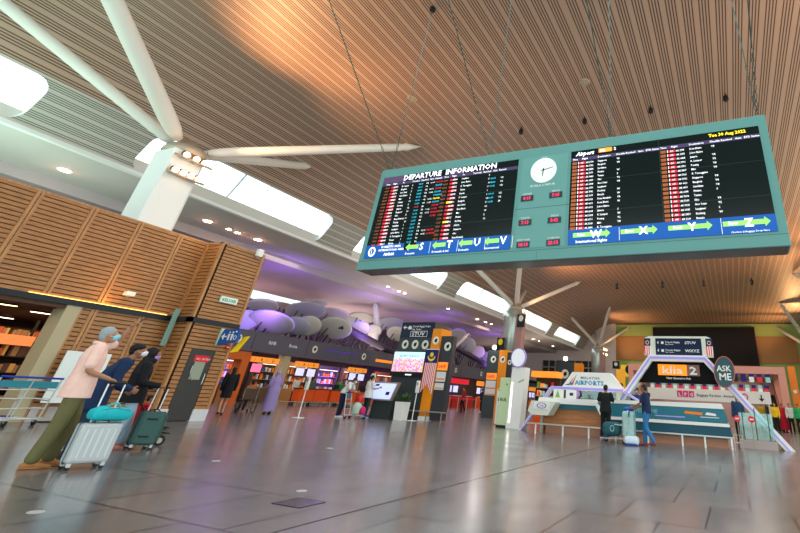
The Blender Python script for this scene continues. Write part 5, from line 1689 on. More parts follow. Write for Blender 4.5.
# three walkers beside the wooden wall, heading along it towards the board
man = person('grey haired man in pink shirt and olive trousers raising a phone beside silver suitcase', (-8.42, 3.98, 0), R(-20),
    P=dict(hipR=(.09, 0, .93), kneeR=(.10, -.02, .50), ankR=(.10, -.10, .085), hipL=(-.09, 0, .93), kneeL=(-.09, .10, .51), ankL=(-.09, .06, .085),
           waist=(0, .0, 1.12), chest=(0, 0, 1.31), neck=(0, 0, 1.47), head=(0, .05, 1.61),
           shR=(.19, 0, 1.42), elR=(.25, -.02, 1.13), wrR=(.19, .235, 1.05), palmR=(0, 0, -1),
           shL=(-.18, .02, 1.43), elL=(-.21, .20, 1.53), wrL=(-.16, .25, 1.74), palmL=(0, .4, -1)),
    skin='tan', top=((0.88, 0.58, 0.50), 'pink_shirt', 'short', 0.80, 0.03), bottom=('trousers', (0.13, 0.125, 0.05), 'olive', 1.12), hair=('short', (0.30, 0.36, 0.38), 'grey'),
    mask=('blue', (0.22, 0.62, 0.75)), shoes=(0.36, 0.15, 0.04), look=(-10, 12), near=True, curl=(0.9, 0.8))
ph = thing('mobile_phone', 'dark mobile phone held up by the man in the pink shirt', 'phone', (-8.46, 4.32, 1.79))
MB().rbox((0, 0, 0.075), (0.037, 0.006, 0.078), bev=0.5).build('phone_body', dk, ph)
MB().box(-0.033, 0.033, -0.0075, -0.006, 0.006, 0.144).build('display', mat('phone_glass', (0.10, 0.16, 0.22), 0.1), ph)
ph.rotation_euler = (R(-25), 0, R(-20))

w1 = person('person in navy top with black head wrap and white mask, leaning behind the man', (-9.20, 4.62, 0), R(-22),
    P=dict(hipR=(.085, -.02, .86), hipL=(-.085, -.02, .86), pelvis=(0, -.02, .90), waist=(0, .02, 1.03), chest=(0, .10, 1.20), neck=(0, .18, 1.34), head=(0, .25, 1.47), shR=(.18, .13, 1.29), shL=(-.18, .13, 1.29),
           elR=(.23, .12, 1.0), wrR=(.20, .32, .92), elL=(-.22, .12, 1.0), wrL=(-.2, .30, .90)),
    skin='brown', top=((0.008, 0.028, 0.085), 'navy_top', 'long', 0.62, 0.04), bottom=('trousers', (0.02, 0.03, 0.06), 'dark_denim'), hair=('cap', (0.008, 0.008, 0.01), 'black_wrap'),
    mask=('white', (0.72, 0.72, 0.74)), look=(-14, 6), near=True, female=True)
w2 = person('person in black headscarf, pale jeans and lilac mask pulling the green suitcase', (-9.88, 5.48, 0), R(-22),
    P=dict(waist=(0, -.02, 1.02), pelvis=(0, 0, .90), hipR=(.085, 0, .86), hipL=(-.085, 0, .86), chest=(0, -.02, 1.20), neck=(0, -.02, 1.35), head=(0, .02, 1.48), shR=(.18, -.02, 1.30), shL=(-.18, -.02, 1.30),
           elR=(.24, .0, 1.02), wrR=(.22, .25, .98), palmR=(0, 0, -1), elL=(-.22, .02, 1.0), wrL=(-.2, .22, .95), kneeR=(.10, .03, .47), ankR=(.10, -.04, .085), kneeL=(-.10, .08, .47), ankL=(-.10, .12, .085)),
    skin='brown', top=((0.006, 0.007, 0.010), 'black_top', 'long', 0.70, 0.04), bottom=('trousers', (0.30, 0.42, 0.52), 'pale_jeans'), hair=('hijab', (0.006, 0.006, 0.009), 'black_scarf'),
    mask=('lilac', (0.35, 0.22, 0.62)), shoes=(0.40, 0.16, 0.14), look=(-14, 2), near=True, female=True, scale=0.99)

def suitcase(label, loc, rz, w_, d_, h_, c_, name, ribs, handle_h, tilt=0.0, dark=None):
    s = thing('suitcase', label, 'suitcase', loc, rz)
    s.rotation_euler = (R(tilt), 0, rz)
    cm = mat(name, c_, 0.35, 0.1)
    bz = 0.07
    MB().rbox((0, 0, bz + h_ / 2), (d_ / 2, w_ / 2, h_ / 2), bev=0.28).build('shell', cm, s, False)
    for i in range(ribs):
        y = -w_ / 2 + w_ * (i + 1) / (ribs + 1)
        for sg in (-1, 1):
            MB().rbox((sg * d_ / 2, y, bz + h_ * .5), (0.008, w_ * 0.028, h_ * .36), bev=0.6).build('rib', mat(name + '_rib', tuple(min(1, v * 1.25) for v in c_), 0.3, 0.1), s)
    z_ = MB()
    z_.rbox((0, 0, bz + h_ / 2), (0.008, w_ / 2 + 0.006, h_ / 2 + 0.006), bev=0.3)
    z_.build('zip_seam', dark or dk, s)
    for sy in (-1, 1):
        for sx_ in (-1, 1):
            wh = MB().tube((sx_ * d_ * .36 - .012, sy * w_ * .40, .027), (sx_ * d_ * .36 + .012, sy * w_ * .40, .027), .027, n=14).build('wheel', dk, s)
            MB().box(sx_ * d_ * .36 - .02, sx_ * d_ * .36 + .02, sy * w_ * .40 - .02, sy * w_ * .40 + .02, .035, bz + .01).build('fork', mat('wheel_white', (.6, .6, .6), .4), wh)
    hd_ = MB()
    for sy in (-1, 1):
        hd_.path([(-d_ * .3, sy * w_ * .22, bz + h_ - .02), (-d_ * .3, sy * w_ * .22, handle_h)], 0.010, 8)
    hd_.build('telescopic_rod', mat('bright_steel', (.75, .77, .8), .25, .3), s)
    MB().path([(-d_ * .3, -w_ * .26, handle_h), (-d_ * .3, w_ * .26, handle_h)], .017, 8).build('grip', dk, s)
    MB().path([(0, -.08, bz + h_), (0, -.06, bz + h_ + .03), (0, .06, bz + h_ + .03), (0, .08, bz + h_)], .010, 6).build('carry_handle', dk, s)
    return s
suitcase('silver ribbed hard suitcase rolling beside the man, a turquoise bag on top', (-8.02, 4.22, 0), R(-8), .42, .24, .45, (0.50, 0.54, 0.55), 'silver_shell', 5, 1.00, dark=mat('teal_trim', (0.02, 0.14, 0.16), .4))
suitcase('dark green suitcase with black side handles pulled by the person in the black headscarf', (-9.60, 5.72, 0), R(-12), .34, .26, .50, (0.035, 0.10, 0.088), 'green_shell', 0, 0.95, tilt=-3)
for o_ in [o for o in bpy.data.objects if o.name.startswith('suitcase.001')]:
    MB().rbox((0.145, -0.02, 0.46), (0.012, 0.07, 0.011)).build('side_handle', dk, o_)
    MB().rbox((0.145, -0.04, 0.20), (0.012, 0.07, 0.011)).build('side_handle', dk, o_)
    MB().rbox((0.0, 0.185, 0.32), (0.10, 0.02, 0.20), bev=.5).build('front_pocket', mat('green_shell_dark', (0.03, 0.085, 0.075), .4), o_)
bag = thing('travel_bag', 'turquoise soft travel bag lying on top of the silver suitcase', 'bag', (-8.00, 4.26, 0.55), R(-8))
q = MB()
q.rbox((0, 0, 0.075), (0.13, 0.215, 0.072), bev=.75)
q.ell((0, -.10, .08), (.14, .12, .095), None, 14, 10).ell((0, .09, .07), (.135, .13, .085), None, 14, 10)
bag_m = mat('turquoise_cloth', (0.01, 0.46, 0.52), .6, noise=.15, nscale=12)
remesh(q.build('bag_body', bag_m, bag), .01, 4)
MB().path([(.05, -.10, .14), (.07, -.06, .20), (.07, .02, .205), (.05, .07, .14)], .012, 8).build('strap', bag_m, bag)
MB().path([(.135, -.16, .13), (.145, 0, .15), (.135, .16, .12)], .004, 6).build('zip', mat('zip_teal', (.005, .25, .28), .5), bag)

# pushchair with a child hidden behind the luggage
pc = thing('pushchair', 'small black and red pushchair in front of the green suitcase', 'pushchair', (-10.2, 5.98, 0), R(-15))
f_ = MB()
for s in (-1, 1):
    f_.path([(s * .20, -.28, .06), (s * .20, .02, .42), (s * .20, -.22, .72)], .012, 8)
    f_.path([(s * .20, .30, .08), (s * .20, .02, .42)], .012, 8)
f_.build('frame', dk, pc)
MB().rbox((0, 0.0, .36), (.18, .16, .03)).rbox((0, -.18, .52), (.18, .03, .17)).build('seat', mat('pushchair_red', (0.45, .012, .02), .6), pc)
for x, y in ((-.2, -.28), (.2, -.28), (-.2, .30), (.2, .30)):
    wh = MB().tube((x - .015, y, .085), (x + .015, y, .085), .085, n=20).build('wheel', dk, pc)
    MB().tube((x - .02, y, .085), (x + .02, y, .085), .045, n=14).build('wheel_hub', steel, wh)
MB().box(-.15, .15, .36, .44, .18, .2).build('footrest', dk, pc)
kid = person('small child in red seated in the pushchair, sandalled feet stretched out', (-10.2, 5.98, 0.02), R(-15),
    P=dict(pelvis=(0, -.05, .78), waist=(0, -.08, .92), chest=(0, -.08, 1.10), neck=(0, -.08, 1.24), head=(0, -.05, 1.40), hipR=(.08, -.03, .77), hipL=(-.08, -.03, .77), kneeR=(.10, .36, .80), kneeL=(-.10, .36, .80), ankR=(.11, .64, .56), ankL=(-.11, .62, .50),
           shR=(.16, -.08, 1.19), shL=(-.16, -.08, 1.19), elR=(.2, .05, .98), elL=(-.2, .05, .98), wrR=(.14, .22, .92), wrL=(-.14, .22, .92)),
    skin='brown', top=((0.50, 0.015, 0.03), 'red_child_top', 'short', .72), bottom=('shorts', (0.45, 0.012, 0.03), 'red_shorts'), hair=('short', BLK, 'black'), shoes=(0.02, 0.015, 0.012), near=True, scale=.52)

# ---- white display board on a stand near the wall
ds = thing('poster_stand', 'white poster board on a thin black stand behind the grey haired man', 'poster stand', (-15.95, 6.95, 0), R(90))
MB().box(0, .95, -.02, .02, .42, 1.62).build('board', mat('poster_pale', (.78, .86, .84), .5), ds)
MB().box(.42, .455, .0, .03, 0, .42).build('pole', dk, ds)
MB().box(.15, .72, -.15, .15, 0, .02).build('foot_plate', dk, ds)
pr = MB()
for k in range(3): pr.box(.58, .80, -.024, -.02, 1.20 - k * .07, 1.225 - k * .07)
pr.build('print_lines', mat('grey_print', (.15, .3, .28), .5), ds)
MB().prism([(.56, .72), (.62, .72), (.66, .88), (.53, .88)], -.026, -.02).prism([(.70, .95), (.80, .95), (.84, 1.06), (.68, 1.06)], -.026, -.02).build('cup_picture', mat('cup_orange', (.75, .30, .04), .5), ds)

# ---- baggage trolleys
tr_m = mat('trolley_metal', (.55, .62, .60), .3, .5)
tr_b = mat('trolley_blue', (.01, .05, .38), .4)
def trolley(label, loc, rz, load=False):
    t_ = thing('baggage_trolley', label, 'trolley', loc, rz)
    f_ = MB()
    for s in (-1, 1):
        f_.path([(s * .26, .55, .12), (s * .28, -.30, .14), (s * .28, -.42, .95)], .016, 8)
        f_.path([(s * .28, -.33, .50), (s * .27, .05, .52)], .012, 8)
    for y in (.5, .2, -.1, -.28):
        f_.path([(-.27, y, .13), (.27, y, .13)], .014, 8)
    for z in (.35, .55, .72):
        f_.path([(-.28, -.33 - (z - .14) * .12, z), (.28, -.33 - (z - .14) * .12, z)], .012, 8)
    f_.build('frame', tr_m, t_)
    MB().path([(-.30, -.43, .97), (.30, -.43, .97)], .022, 8).build('push_handle', tr_b, t_)
    MB().box(-.25, .25, -.42, -.40, .76, .90).build('advert_plate', mat('trolley_teal', (.02, .22, .30), .4), t_)
    MB().box(-.24, .24, .48, .56, .10, .16).build('bumper', tr_b, t_)
    for x, y in ((-.25, -.27), (.25, -.27), (0, .45)):
        wh = MB().tube((x - .018, y, .06), (x + .018, y, .06), .06, n=16).build('wheel', dk, t_)
        MB().box(x - .025, x + .025, y - .02, y + .02, .07, .13).build('fork', tr_m, wh)
    return t_
trolley('empty metal baggage trolley with blue handle, the front one of the row by the shop', (-15.3, 6.35, 0), R(96))
trolley('empty metal baggage trolley with blue handle nested behind the front one', (-15.0, 5.75, 0), R(96))

# ---- people and things in the middle distance
person('person in short black dress with long dark hair walking past the cafe', (-18.1, 13.05, 0), R(60), skin='pale',
    P=dict(kneeR=(.08, .14, .50), ankR=(.08, .10, .085), kneeL=(-.08, .02, .50), ankL=(-.08, -.22, .12)),
    top=((0.010, 0.012, 0.016), 'black_dress', 'long', .60, .02), bottom=None, hair=('long', (0.012, 0.010, 0.010), 'black'), female=True, scale=.96)
person('person in long lavender robe and headscarf walking beside a wheelchair', (-18.5, 15.35, 0), R(70), skin='brown',
    P=dict(wrR=(.18, .25, 1.0), wrL=(-.18, .25, 1.0)),
    top=((0.33, 0.26, 0.55), 'lavender_robe', 'long', .10, .10), hair=('hijab', (0.36, 0.28, 0.58), 'lavender_scarf'), female=True, scale=.97)
wc = thing('wheelchair', 'wheelchair with a brown seat pushed ahead of the lavender robed person', 'wheelchair', (-19.3, 14.9, 0), R(70))
f_ = MB()
for s in (-1, 1):
    f_.path([(s * .25, -.35, .95), (s * .25, -.22, .90), (s * .25, -.22, .50), (s * .25, .25, .50), (s * .22, .45, .12)], .014, 8)
    f_.path([(s * .25, -.22, .50), (s * .25, .2, .12)], .012, 8)
f_.build('frame', steel, wc)
for s in (-1, 1):
    w_ = MB().ring((-.1, .30), .29, .29, .10, -.012, .012, 24)
    o_ = w_.build('wheel', dk, wc); o_.rotation_euler = (0, 0, R(90)); o_.location = (s * .29, 0, 0)
    o2 = MB().tube((s * .22 - .012, .28, .07), (s * .22 + .012, .28, .07), .07, n=14).build('caster', dk, wc)
MB().rbox((0, 0, .52), (.23, .21, .025)).rbox((0, -.22, .72), (.23, .015, .2)).build('seat', mat('brown_leather', (.10, .05, .03), .5), wc)
person('seated person in brown clothes riding in the wheelchair', (-19.3, 14.9, 0.0), R(70), skin='tan',
    P=dict(pelvis=(0, -.08, .64), waist=(0, -.1, .76), chest=(0, -.1, .96), neck=(0, -.08, 1.10), head=(0, -.05, 1.24), hipR=(.09, -.05, .60), hipL=(-.09, -.05, .60), kneeR=(.10, .36, .60), kneeL=(-.10, .36, .60), ankR=(.10, .45, .18), ankL=(-.10, .45, .18),
           shR=(.17, -.1, 1.05), shL=(-.17, -.1, 1.05), elR=(.24, -.02, .82), elL=(-.24, -.02, .82), wrR=(.2, .2, .74), wrL=(-.2, .2, .74)),
    top=((0.28, 0.15, 0.09), 'brown_top', 'long', .58), bottom=('trousers', (0.08, 0.05, 0.04), 'brown_trousers'), hair=('short', BLK, 'black'), scale=.92)
person('person bending over a trolley in white shirt and navy trousers', (-15.95, 16.7, 0), R(-70), skin='tan',
    P=dict(waist=(0, .05, 1.08), chest=(0, .18, 1.24), neck=(0, .28, 1.36), head=(0, .37, 1.45), shR=(.18, .24, 1.32), shL=(-.18, .24, 1.32), elR=(.22, .32, 1.06), elL=(-.22, .32, 1.06), wrR=(.18, .52, 1.02), wrL=(-.18, .52, 1.02)),
    top=((0.78, 0.78, 0.76), 'white_shirt', 'short', .92), bottom=('trousers', (0.012, 0.016, 0.05), 'navy_trousers'), hair=('short', BLK, 'black'), mask=('white', (0.72, 0.72, 0.74)), shoes=(.75, .75, .75), look=(0, -20))
person('person seen from behind in white patterned shirt at the slanted touch screen', (-15.3, 17.5, 0), R(-20), skin='tan',
    P=dict(elR=(.26, .05, 1.15), wrR=(.28, .30, 1.22)),
    top=((0.72, 0.74, 0.70), 'patterned_shirt', 'short', .80, .05), bottom=('trousers', (0.015, 0.03, 0.04), 'dark_trousers'), hair=('short', BLK, 'black'), shoes=(.5, .52, .55))
trolley('blue and silver baggage trolley loaded by the person in the white shirt', (-15.22, 16.8, 0), R(-70))
for k, (dx, z, r_, c_, lab) in enumerate(((.0, .16, .24, (0.50, 0.62, 0.50), 'pale green wrapped bundle standing on the loaded trolley'), (.28, .16, .16, (0.6, .03, .15), 'small crimson bag at the end of the loaded trolley'), (.05, .62, .14, (0.65, .04, .05), 'red cap shaped bag on top of the pale bundle'))):
    o = thing('bundle', lab, 'bag', (-15.12 + dx * .9, 16.78 + dx * .3, z))
    remesh(MB().ell((0, 0, r_ * (.95 if k else 1.0)), (r_ * .8, r_ * .8, r_ * (1.0 if k else 1.0)), None, 12, 10).rbox((0, 0, r_ * .6), (r_ * .7, r_ * .6, r_ * .6), bev=.4).build('cloth_body', mat('bundle_%d' % k, c_, .7, noise=.2), o), .016, 3)
    MB().path([(-.05, 0, r_ * 1.8), (0, 0, r_ * 2.1), (.05, 0, r_ * 1.8)], .012, 6).build('tie', mat('bundle_tie_%d' % k, tuple(v * .6 for v in c_), .6), o)

ts = thing('touch_screen_desk', 'slanted lilac touch screen directory on a dark stand left of the grey tower', 'touch screen', (-15.75, 17.95, 0))
MB().prism([(.18, 0), (1.3, 0), (1.42, 1.15), (.30, 1.15)], .15, .7).build('stand', tgrey, ts)
MB().prism([(.15, .72), (1.35, .72), (1.62, 1.48), (.28, 1.48)], -.02, .15).build('screen_housing', steel, ts)
MB().prism([(.20, .78), (1.30, .78), (1.52, 1.42), (.33, 1.42)], -.03, -.02).build('display', mat('directory_screen', (.48, .55, .95), .4, emit=.75), ts)
MB().prism([(.35, 1.30), (.55, 1.30), (.60, 1.38), (.40, 1.38)], -.036, -.03).prism([(1.0, .95), (1.2, .95), (1.24, 1.08), (1.04, 1.08)], -.036, -.03).build('map_print', navy, ts)
ob = thing('advert_blade', 'tall pale upright info blade behind the person in the patterned shirt', 'sign', (-16.5, 18.7, 0))
MB().prism([(.0, 0), (.22, 0), (.30, 1.75), (.24, 1.85), (.10, 1.85), (.04, 1.75)], 0, .06).build('panel', wht, ob)
MB().ring((.17, 1.62), .06, .09, .3, -.01, 0, 16).build('ring_mark', ink, ob)
pl = thing('planter', 'square white tapered planter with dark leafy plant in front of the grey tower', 'plant', (-13.78, 18.05, 0))
MB().prism([(-.20, 0), (.18, 0), (.22, .72), (-.27, .72)], -.22, .22).build('pot', wht, pl)
lv = MB()
rs = random.Random(9)
for k in range(110):
    a, e_ = rs.uniform(0, 2 * PI), rs.uniform(.25, 1.35)
    L = rs.uniform(.22, .55)
    d = Vector((math.cos(a) * math.cos(e_), math.sin(a) * math.cos(e_), math.sin(e_)))
    p = Vector((rs.uniform(-.17, .15), rs.uniform(-.15, .15), .70))
    sd = d.cross(Vector((0, 0, 1))).normalized() * .03
    tip = p + d * L - Vector((0, 0, L * .12))
    mid = p + d * L * .5 + Vector((0, 0, .02))
    lv.add([p, mid + sd, tip, mid - sd, mid + Vector((0, 0, .008))], [(0, 1, 4), (1, 2, 4), (2, 3, 4), (3, 0, 4)])
tag(lv.build('foliage', mat('foliage_dark', (.06, .13, .04), .6), pl), kind='stuff')
def sanitizer(label, loc, h_):
    o = thing('sanitizer_stand', label, 'sanitizer stand', loc)
    MB().tube((0, 0, .02), (0, 0, h_ - .5), .022, n=10).build('pole', wht, o)
    MB().box(-.17, .17, -.14, .14, 0, .025).build('foot_plate', wht, o)
    MB().rbox((0, 0, h_ - .27), (.085, .05, .25), bev=.6).build('dispenser', wht, o)
    MB().box(-.045, .045, -.056, -.05, h_ - .2, h_ - .1).build('label_plate', steel, o)
sanitizer('white hand sanitizer stand beside the planter at the flagged tower', (-13.35, 18.3, 0), 1.62)
sanitizer('white hand sanitizer stand in front of the orange check-in desks', (-16.05, 14.75, 0), 1.5)

# ---- beyond the flagged tower
person('person in dark red top walking at the far shops past the grey tower', (-19.7, 33.0, 0), R(150), skin='tan',
    P=dict(kneeR=(.08, .12, .5), ankL=(-.08, -.2, .12)), top=((0.32, 0.03, 0.04), 'dark_red_top', 'long', .85), bottom=('trousers', BLK, 'black_trousers'), hair=('short', BLK, 'black'))
person('person in black with pale bag standing by the red machine past the grey tower', (-18.9, 34.5, 0), R(120), skin='tan',
    top=(BLK, 'black_jacket', 'long', .85), bottom=('trousers', BLK, 'black_trousers'), hair=('short', BLK, 'black'), shoes=(.5, .4, .35))
o = thing('vending_machine', 'red vending machine beyond the flagged tower', 'machine', (-18.5, 35.0, 0))
MB().box(0, .9, 0, .8, 0, 2.4).build('cabinet', mat('vending_red', (.62, .015, .03), .4), o)
MB().box(.1, .8, -.03, 0, 1.1, 1.9).build('window', mat('vending_window', (.15, .03, .05), .2), o)
MB().text('AIR', .2, -.04, 2.02, .25, bold=.03).build('lettering', logo_w, o)
o = thing('stop_placard', 'white floor placard with a red no entry disc in front of the red machine', 'sign', (-17.9, 33.9, 0))
MB().box(0, .55, 0, .04, 0, 1.15).build('panel', wht, o)
MB().disc((.27, .75), .22, .22, -.02, 0, 20).build('disc', flag_red, o)
MB().box(.14, .40, -.026, -.02, .71, .79).build('bar_mark', wht, o)
qp = thing('queue_barrier', 'row of steel queue posts with red belt past the grey tower', 'barrier', (-21.0, 32, 0))
for k in range(5):
    MB().tube((k * .75, 0, 0), (k * .75, 0, 1.0), .035, n=8).build('post', steel, qp)
MB().box(0, 3.0, -.01, .01, .85, .95).build('belt', flag_red, qp)

# ---- at the help counter
person('person in black shirt and trousers standing with his back turned at the help counter', (-4.15, 16.35, 0), R(-3), skin='tan',
    P=dict(ankR=(.13, -.02, .085), ankL=(-.13, -.02, .085), elR=(.27, .05, 1.17), wrR=(.18, .30, 1.20), elL=(-.27, .0, 1.17), wrL=(-.18, .26, 1.20)),
    top=((0.008, 0.010, 0.012), 'black_shirt', 'short', .84, .03), bottom=('trousers', (0.010, 0.010, 0.011), 'black_slacks'), hair=('short', BLK, 'black'), shoes=(.50, .28, .16), scale=.98)
person('counter clerk in blue uniform behind the help counter, facing the hall', (-3.55, 18.95, 0), R(175), skin='tan',
    top=((0.02, 0.07, 0.28), 'blue_uniform', 'long', .85), bottom=('trousers', BLK, 'black_trousers'), hair=('short', BLK, 'black'), mask=('blue', (0.22, 0.62, 0.75)))
person('person in dark blue shirt and blue jeans pushing the loaded trolley at the counter', (-2.62, 15.55, 0), R(80), skin='brown',
    P=dict(kneeL=(-.08, .02, .5), ankL=(-.08, -.22, .12), kneeR=(.08, .10, .5), ankR=(.08, .10, .085), chest=(0, .04, 1.30), neck=(0, .05, 1.46), head=(0, .08, 1.60), elR=(.24, .12, 1.15), wrR=(.2, .38, 1.04), elL=(-.24, .12, 1.15), wrL=(-.2, .38, 1.04)),
    top=((0.010, 0.022, 0.065), 'dark_blue_shirt', 'short', .88), bottom=('trousers', (0.03, 0.16, 0.36), 'blue_jeans'), hair=('short', BLK, 'black'), shoes=(.22, .05, .04), near=False)
trolley('silver baggage trolley with wrapped luggage in front of the teal counter', (-3.55, 15.75, 0), R(80))
o = thing('wrapped_suitcase', 'tall suitcase wrapped in pale green film on the trolley, blue cloth on top', 'suitcase', (-3.22, 15.70, .16))
remesh(MB().rbox((0, 0, .38), (.20, .17, .38), bev=.5).build('wrapped_body', mat('film_green', (.38, .58, .56), .35, noise=.25, nscale=6), o), .016, 3)
MB().ell((0, 0, .80), (.17, .14, .07), None, 12, 8).build('blue_cloth', mat('cloth_blue_bright', (.01, .10, .5), .6), o, True)
o = thing('travel_bag', 'dark teal soft travel bag lying on the trolley between the two customers', 'bag', (-3.80, 15.80, .16))
remesh(MB().rbox((0, 0, .22), (.30, .18, .20), bev=.7).build('bag_body', mat('dark_teal_cloth', (.015, .09, .11), .6, noise=.3, nscale=8), o), .016, 4)
MB().ring((.05, .24), .07, .09, .25, -.195, -.18, 16).build('ring_mark', mat('pale_teal_mark', (.3, .5, .5), .5), o)
o = thing('white_bundle', 'blue and white wrapped bundle on the floor by the trolley wheel', 'bag', (-3.05, 15.25, 0))
remesh(MB().rbox((0, 0, .13), (.22, .15, .12), bev=.7).build('bundle_body', mat('bundle_white', (.62, .72, .80), .5, noise=.2), o), .016, 3)
MB().box(-.18, .18, -.155, .155, .02, .06).build('blue_band', tr_b, o)
o = thing('wire_stand', 'small steel wire stand beside the end of the teal counter', 'stand', (0.0, 16.7, 0))
f_ = MB()
for s in (-1, 1):
    f_.path([(s * .12, 0, 0), (s * .12, 0, .42), (s * .12, .2, .42), (s * .12, .2, 0)], .01, 6)
f_.path([(-.12, 0, .42), (.12, 0, .42)], .01, 6).path([(-.12, .2, .2), (.12, .2, .2)], .01, 6)
f_.build('frame', steel, o)
MB().box(-.1, .1, .02, .18, .2, .22).build('shelf', steel, o)
person('person in dark blue jacket behind the glass barrier under the arch leg', (0.12, 22.5, 0), R(160), skin='tan',
    top=((0.02, 0.06, 0.14), 'blue_jacket', 'long', .85), bottom=('trousers', BLK, 'black_trousers'), hair=('short', BLK, 'black'))
# ---- crowd by the escalator
for i, (x, y, c_, nm, lab, rz_) in enumerate((
    (2.2, 36.5, (0.012, 0.012, 0.014), 'crowd_black', 'person all in black at the foot of the escalator', 20),
    (2.5, 35.6, (0.80, 0.52, 0.02), 'crowd_yellow', 'person in bright yellow top by the escalator', 160),
    (3.0, 36.2, (0.50, 0.01, 0.03), 'crowd_red', 'person in long dark red dress near the upright banners', 200),
    (3.4, 35.9, (0.60, 0.62, 0.58), 'crowd_white', 'person in pale top near the upright banners', 190),
    (3.8, 35.2, (0.02, 0.35, 0.10), 'crowd_green', 'person in green top at the outer edge of the crowd', 150),
    (1.75, 37.2, (0.45, 0.30, 0.02), 'crowd_mustard', 'person in mustard top half hidden behind the arch leg', 170))):
    person(lab, (x, y, 0), R(rz_), skin='tan', top=(c_, nm, 'long', .15 if i == 2 else .85, .08 if i == 2 else 0), bottom=('trousers', BLK, 'black_trousers'), hair=('short', BLK, 'black'), female=(i % 2 == 1))

# staff at the orange desks
for i, (y, c_, nm, lab) in enumerate(((23.9, (.65, .62, .60), 'staff_pale', 'check-in clerk in pale top behind the nearest orange desk'), (25.2, (.08, .12, .10), 'staff_dark', 'check-in clerk in dark top behind the nearest orange desk'),
                                      (27.6, (.03, .30, .08), 'staff_green', 'check-in clerk in green top behind the orange desks'), (28.9, (.18, .10, .42), 'staff_purple', 'check-in clerk in purple top behind the orange desks'))):
    person(lab, (-26.95, y, 0), R(-90), skin='tan', top=(c_, nm, 'long', .85), bottom=('trousers', BLK, 'black_trousers'), hair=('short', BLK, 'black'))

# ---- shop interior behind the trolleys: shelves, lamps
for i, (y0_, lab) in enumerate(((1.8, 'nearest dark book case of the shop behind the trolleys'), (3.6, 'middle dark book case of the shop behind the trolleys'), (5.3, 'inner dark book case of the shop beside the beige pillar'))):
    o = thing('bookcase', lab, 'shelf', (-20.9, 6.45 + i * 1.62 - 1.2, 0))
    c_ = MB()
    c_.box(0, .45, 0, 1.6, 0, .1).box(0, .04, 0, 1.6, .1, 2.3)
    c_.box(0, .45, 0, .05, 0, 2.3).box(0, .45, 1.55, 1.6, 0, 2.3)
    c_.build('case', mat('bookcase_dark', (.02, .012, .01), .5), o)
    bk = [MB(), MB(), MB(), MB()]
    for z in (.1, .55, 1.0, 1.45, 1.9):
        MB().box(.04, .44, .05, 1.55, z, z + .03).build('shelf', MATS['bookcase_dark'], o)
        rs = random.Random(i * 10 + int(z * 10))
        y = .08
        while y < 1.48:
            w_ = rs.uniform(.05, .16)
            if rs.random() < .85:
                bk[rs.randrange(4)].box(.15, .40, y, min(y + w_, 1.53), z + .03, z + rs.uniform(.22, .36))
            y += w_ + .01
    for g_, c2 in zip(bk, ((.45, .10, .05), (.30, .20, .12), (.08, .05, .05), (.55, .35, .12))):
        tag(g_.build('books', mat('book_%d' % int(c2[0] * 100), c2, .6), o), kind='stuff')
for i, (x, y) in enumerate(((-17.0, 5.7), (-17.9, 6.9), (-18.3, 5.2), (-20.3, 6.6), (-19.6, 5.4), (-21.3, 7.3))):
    o = thing('linear_lamp', 'slim glowing ceiling lamp in the dark shop, %s from the opening' % ORD[i], 'ceiling light', (x, y, 2.58), 0, 'linear shop lamps')
    MB().box(-.05, .05, -.30, .30, -.02, .02).build('housing', dk, o)
    MB().box(-.04, .04, -.28, .28, -.032, -.02).build('diffuser', mat('shop_lamp_%d' % (i % 2), (1.0, .62, .25) if i % 2 == 0 else (1.0, .75, .6), .4, emit=5), o)
o = thing('lit_fascia', 'orange lit light box above the shop book cases', 'light box', (-20.4, 6.2, 1.78))
MB().box(0, .08, 0, 1.75, 0, .28).build('panel', mat('shop_lightbox', (.75, .22, .08), .5, emit=.5), o)
MB().box(.02, .06, 0.1, .16, .28, .82).box(.02, .06, 1.6, 1.66, .28, .82).build('hanger', dk, o)

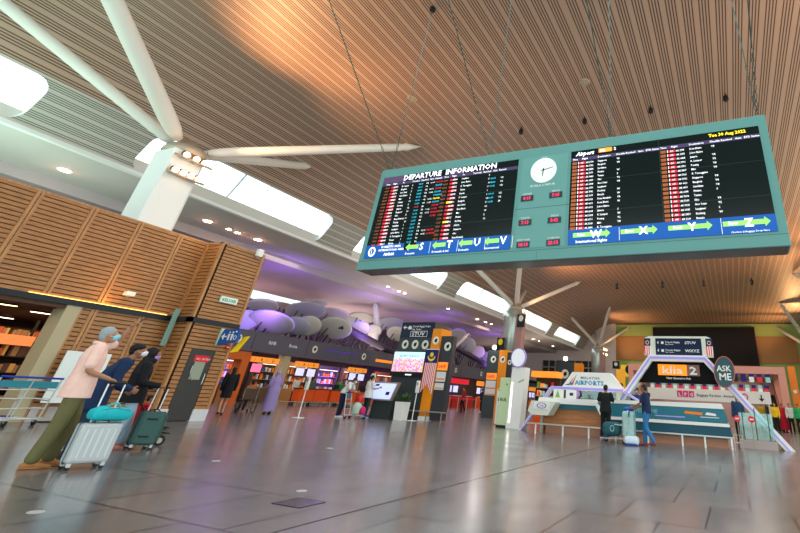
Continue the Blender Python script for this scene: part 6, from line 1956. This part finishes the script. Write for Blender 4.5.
# ---- floor: metal service lid and round studs
o = thing('service_hatch', 'dark square metal service lid set flush in the tiles', 'floor plate', (-4.42, 4.36, 0), R(0))
MB().box(-.16, .20, -.16, .16, -.01, .004).build('lid', mat('lid_metal', (.16, .18, .30), .12, .9), o)
MB().box(-.17, .21, -.17, -.16, -.01, .005).box(-.17, .21, .16, .17, -.01, .005).box(-.17, -.16, -.17, .17, -.01, .005).box(.20, .21, -.17, .17, -.01, .005).build('frame', ink, o)
for x, y, lab in ((-5.81, 2.88, 'pale round stud in the tiles nearest the picture corner'), (-4.87, 4.82, 'small white round stud in the tiles just behind the dark lid'), (-7.62, 5.71, 'small yellowish round stud in the tiles ahead of the suitcases'), (-7.85, 8.2, 'small white mark in the tiles between the lid and the planter')):
    o = tag(MB().lathe([(.06, 0.0), (.058, .004)], (x, y, 0), 20).build('floor_stud', mat('stud_pale', (.42, .44, .40), .4)), lab, 'floor stud')

# ---- lit display cabinets on the back wall of the check-in shops
for i, (y, c_, k_) in enumerate(((20.6, (.30, .17, .08), 'brown'), (23.4, (.12, .08, .06), 'dark'), (26.0, (.35, .18, .07), 'amber'), (28.8, (.10, .09, .09), 'grey'), (31.4, (.32, .20, .12), 'tan'), (35.5, (.40, .10, .05), 'rust'), (40.0, (.14, .10, .08), 'umber'))):
    o = thing('display_cabinet', '%s shop display cabinet with lit shelves behind the check-in desks, %s along the row' % (k_, ORD[i]), 'cabinet', (-30.6, y, 0), 0, 'lit shop cabinets')
    MB().box(-.4, 0, 0, 2.1, 0, .9).box(-.4, -.34, 0, 2.1, .9, 2.7).box(-.4, 0, 0, .08, .9, 2.7).box(-.4, 0, 2.02, 2.1, .9, 2.7).build('case', mat('cabinet_' + k_, c_, .5), o)
    gd = [MB(), MB(), MB()]
    rs = random.Random(70 + i)
    for z in (.9, 1.4, 1.9, 2.4):
        MB().box(-.34, -.02, .08, 2.02, z, z + .03).build('shelf', steel, o)
        if z < 2.3:
            for q in range(7):
                yy = .15 + q * .26
                gd[rs.randrange(3)].box(-.25, -.1, yy, yy + rs.uniform(.08, .2), z + .03, z + rs.uniform(.15, .38))
    for g_, cc_ in zip(gd, (paper, orange, mat('goods_blue', (.05, .12, .3), .5))):
        tag(g_.build('goods', cc_, o), kind='stuff')
    MB().box(-.05, -.02, .1, 2.0, 2.38, 2.40).build('lamp_strip', mat('cabinet_lamp', (1, .85, .65), .4, emit=3), o)
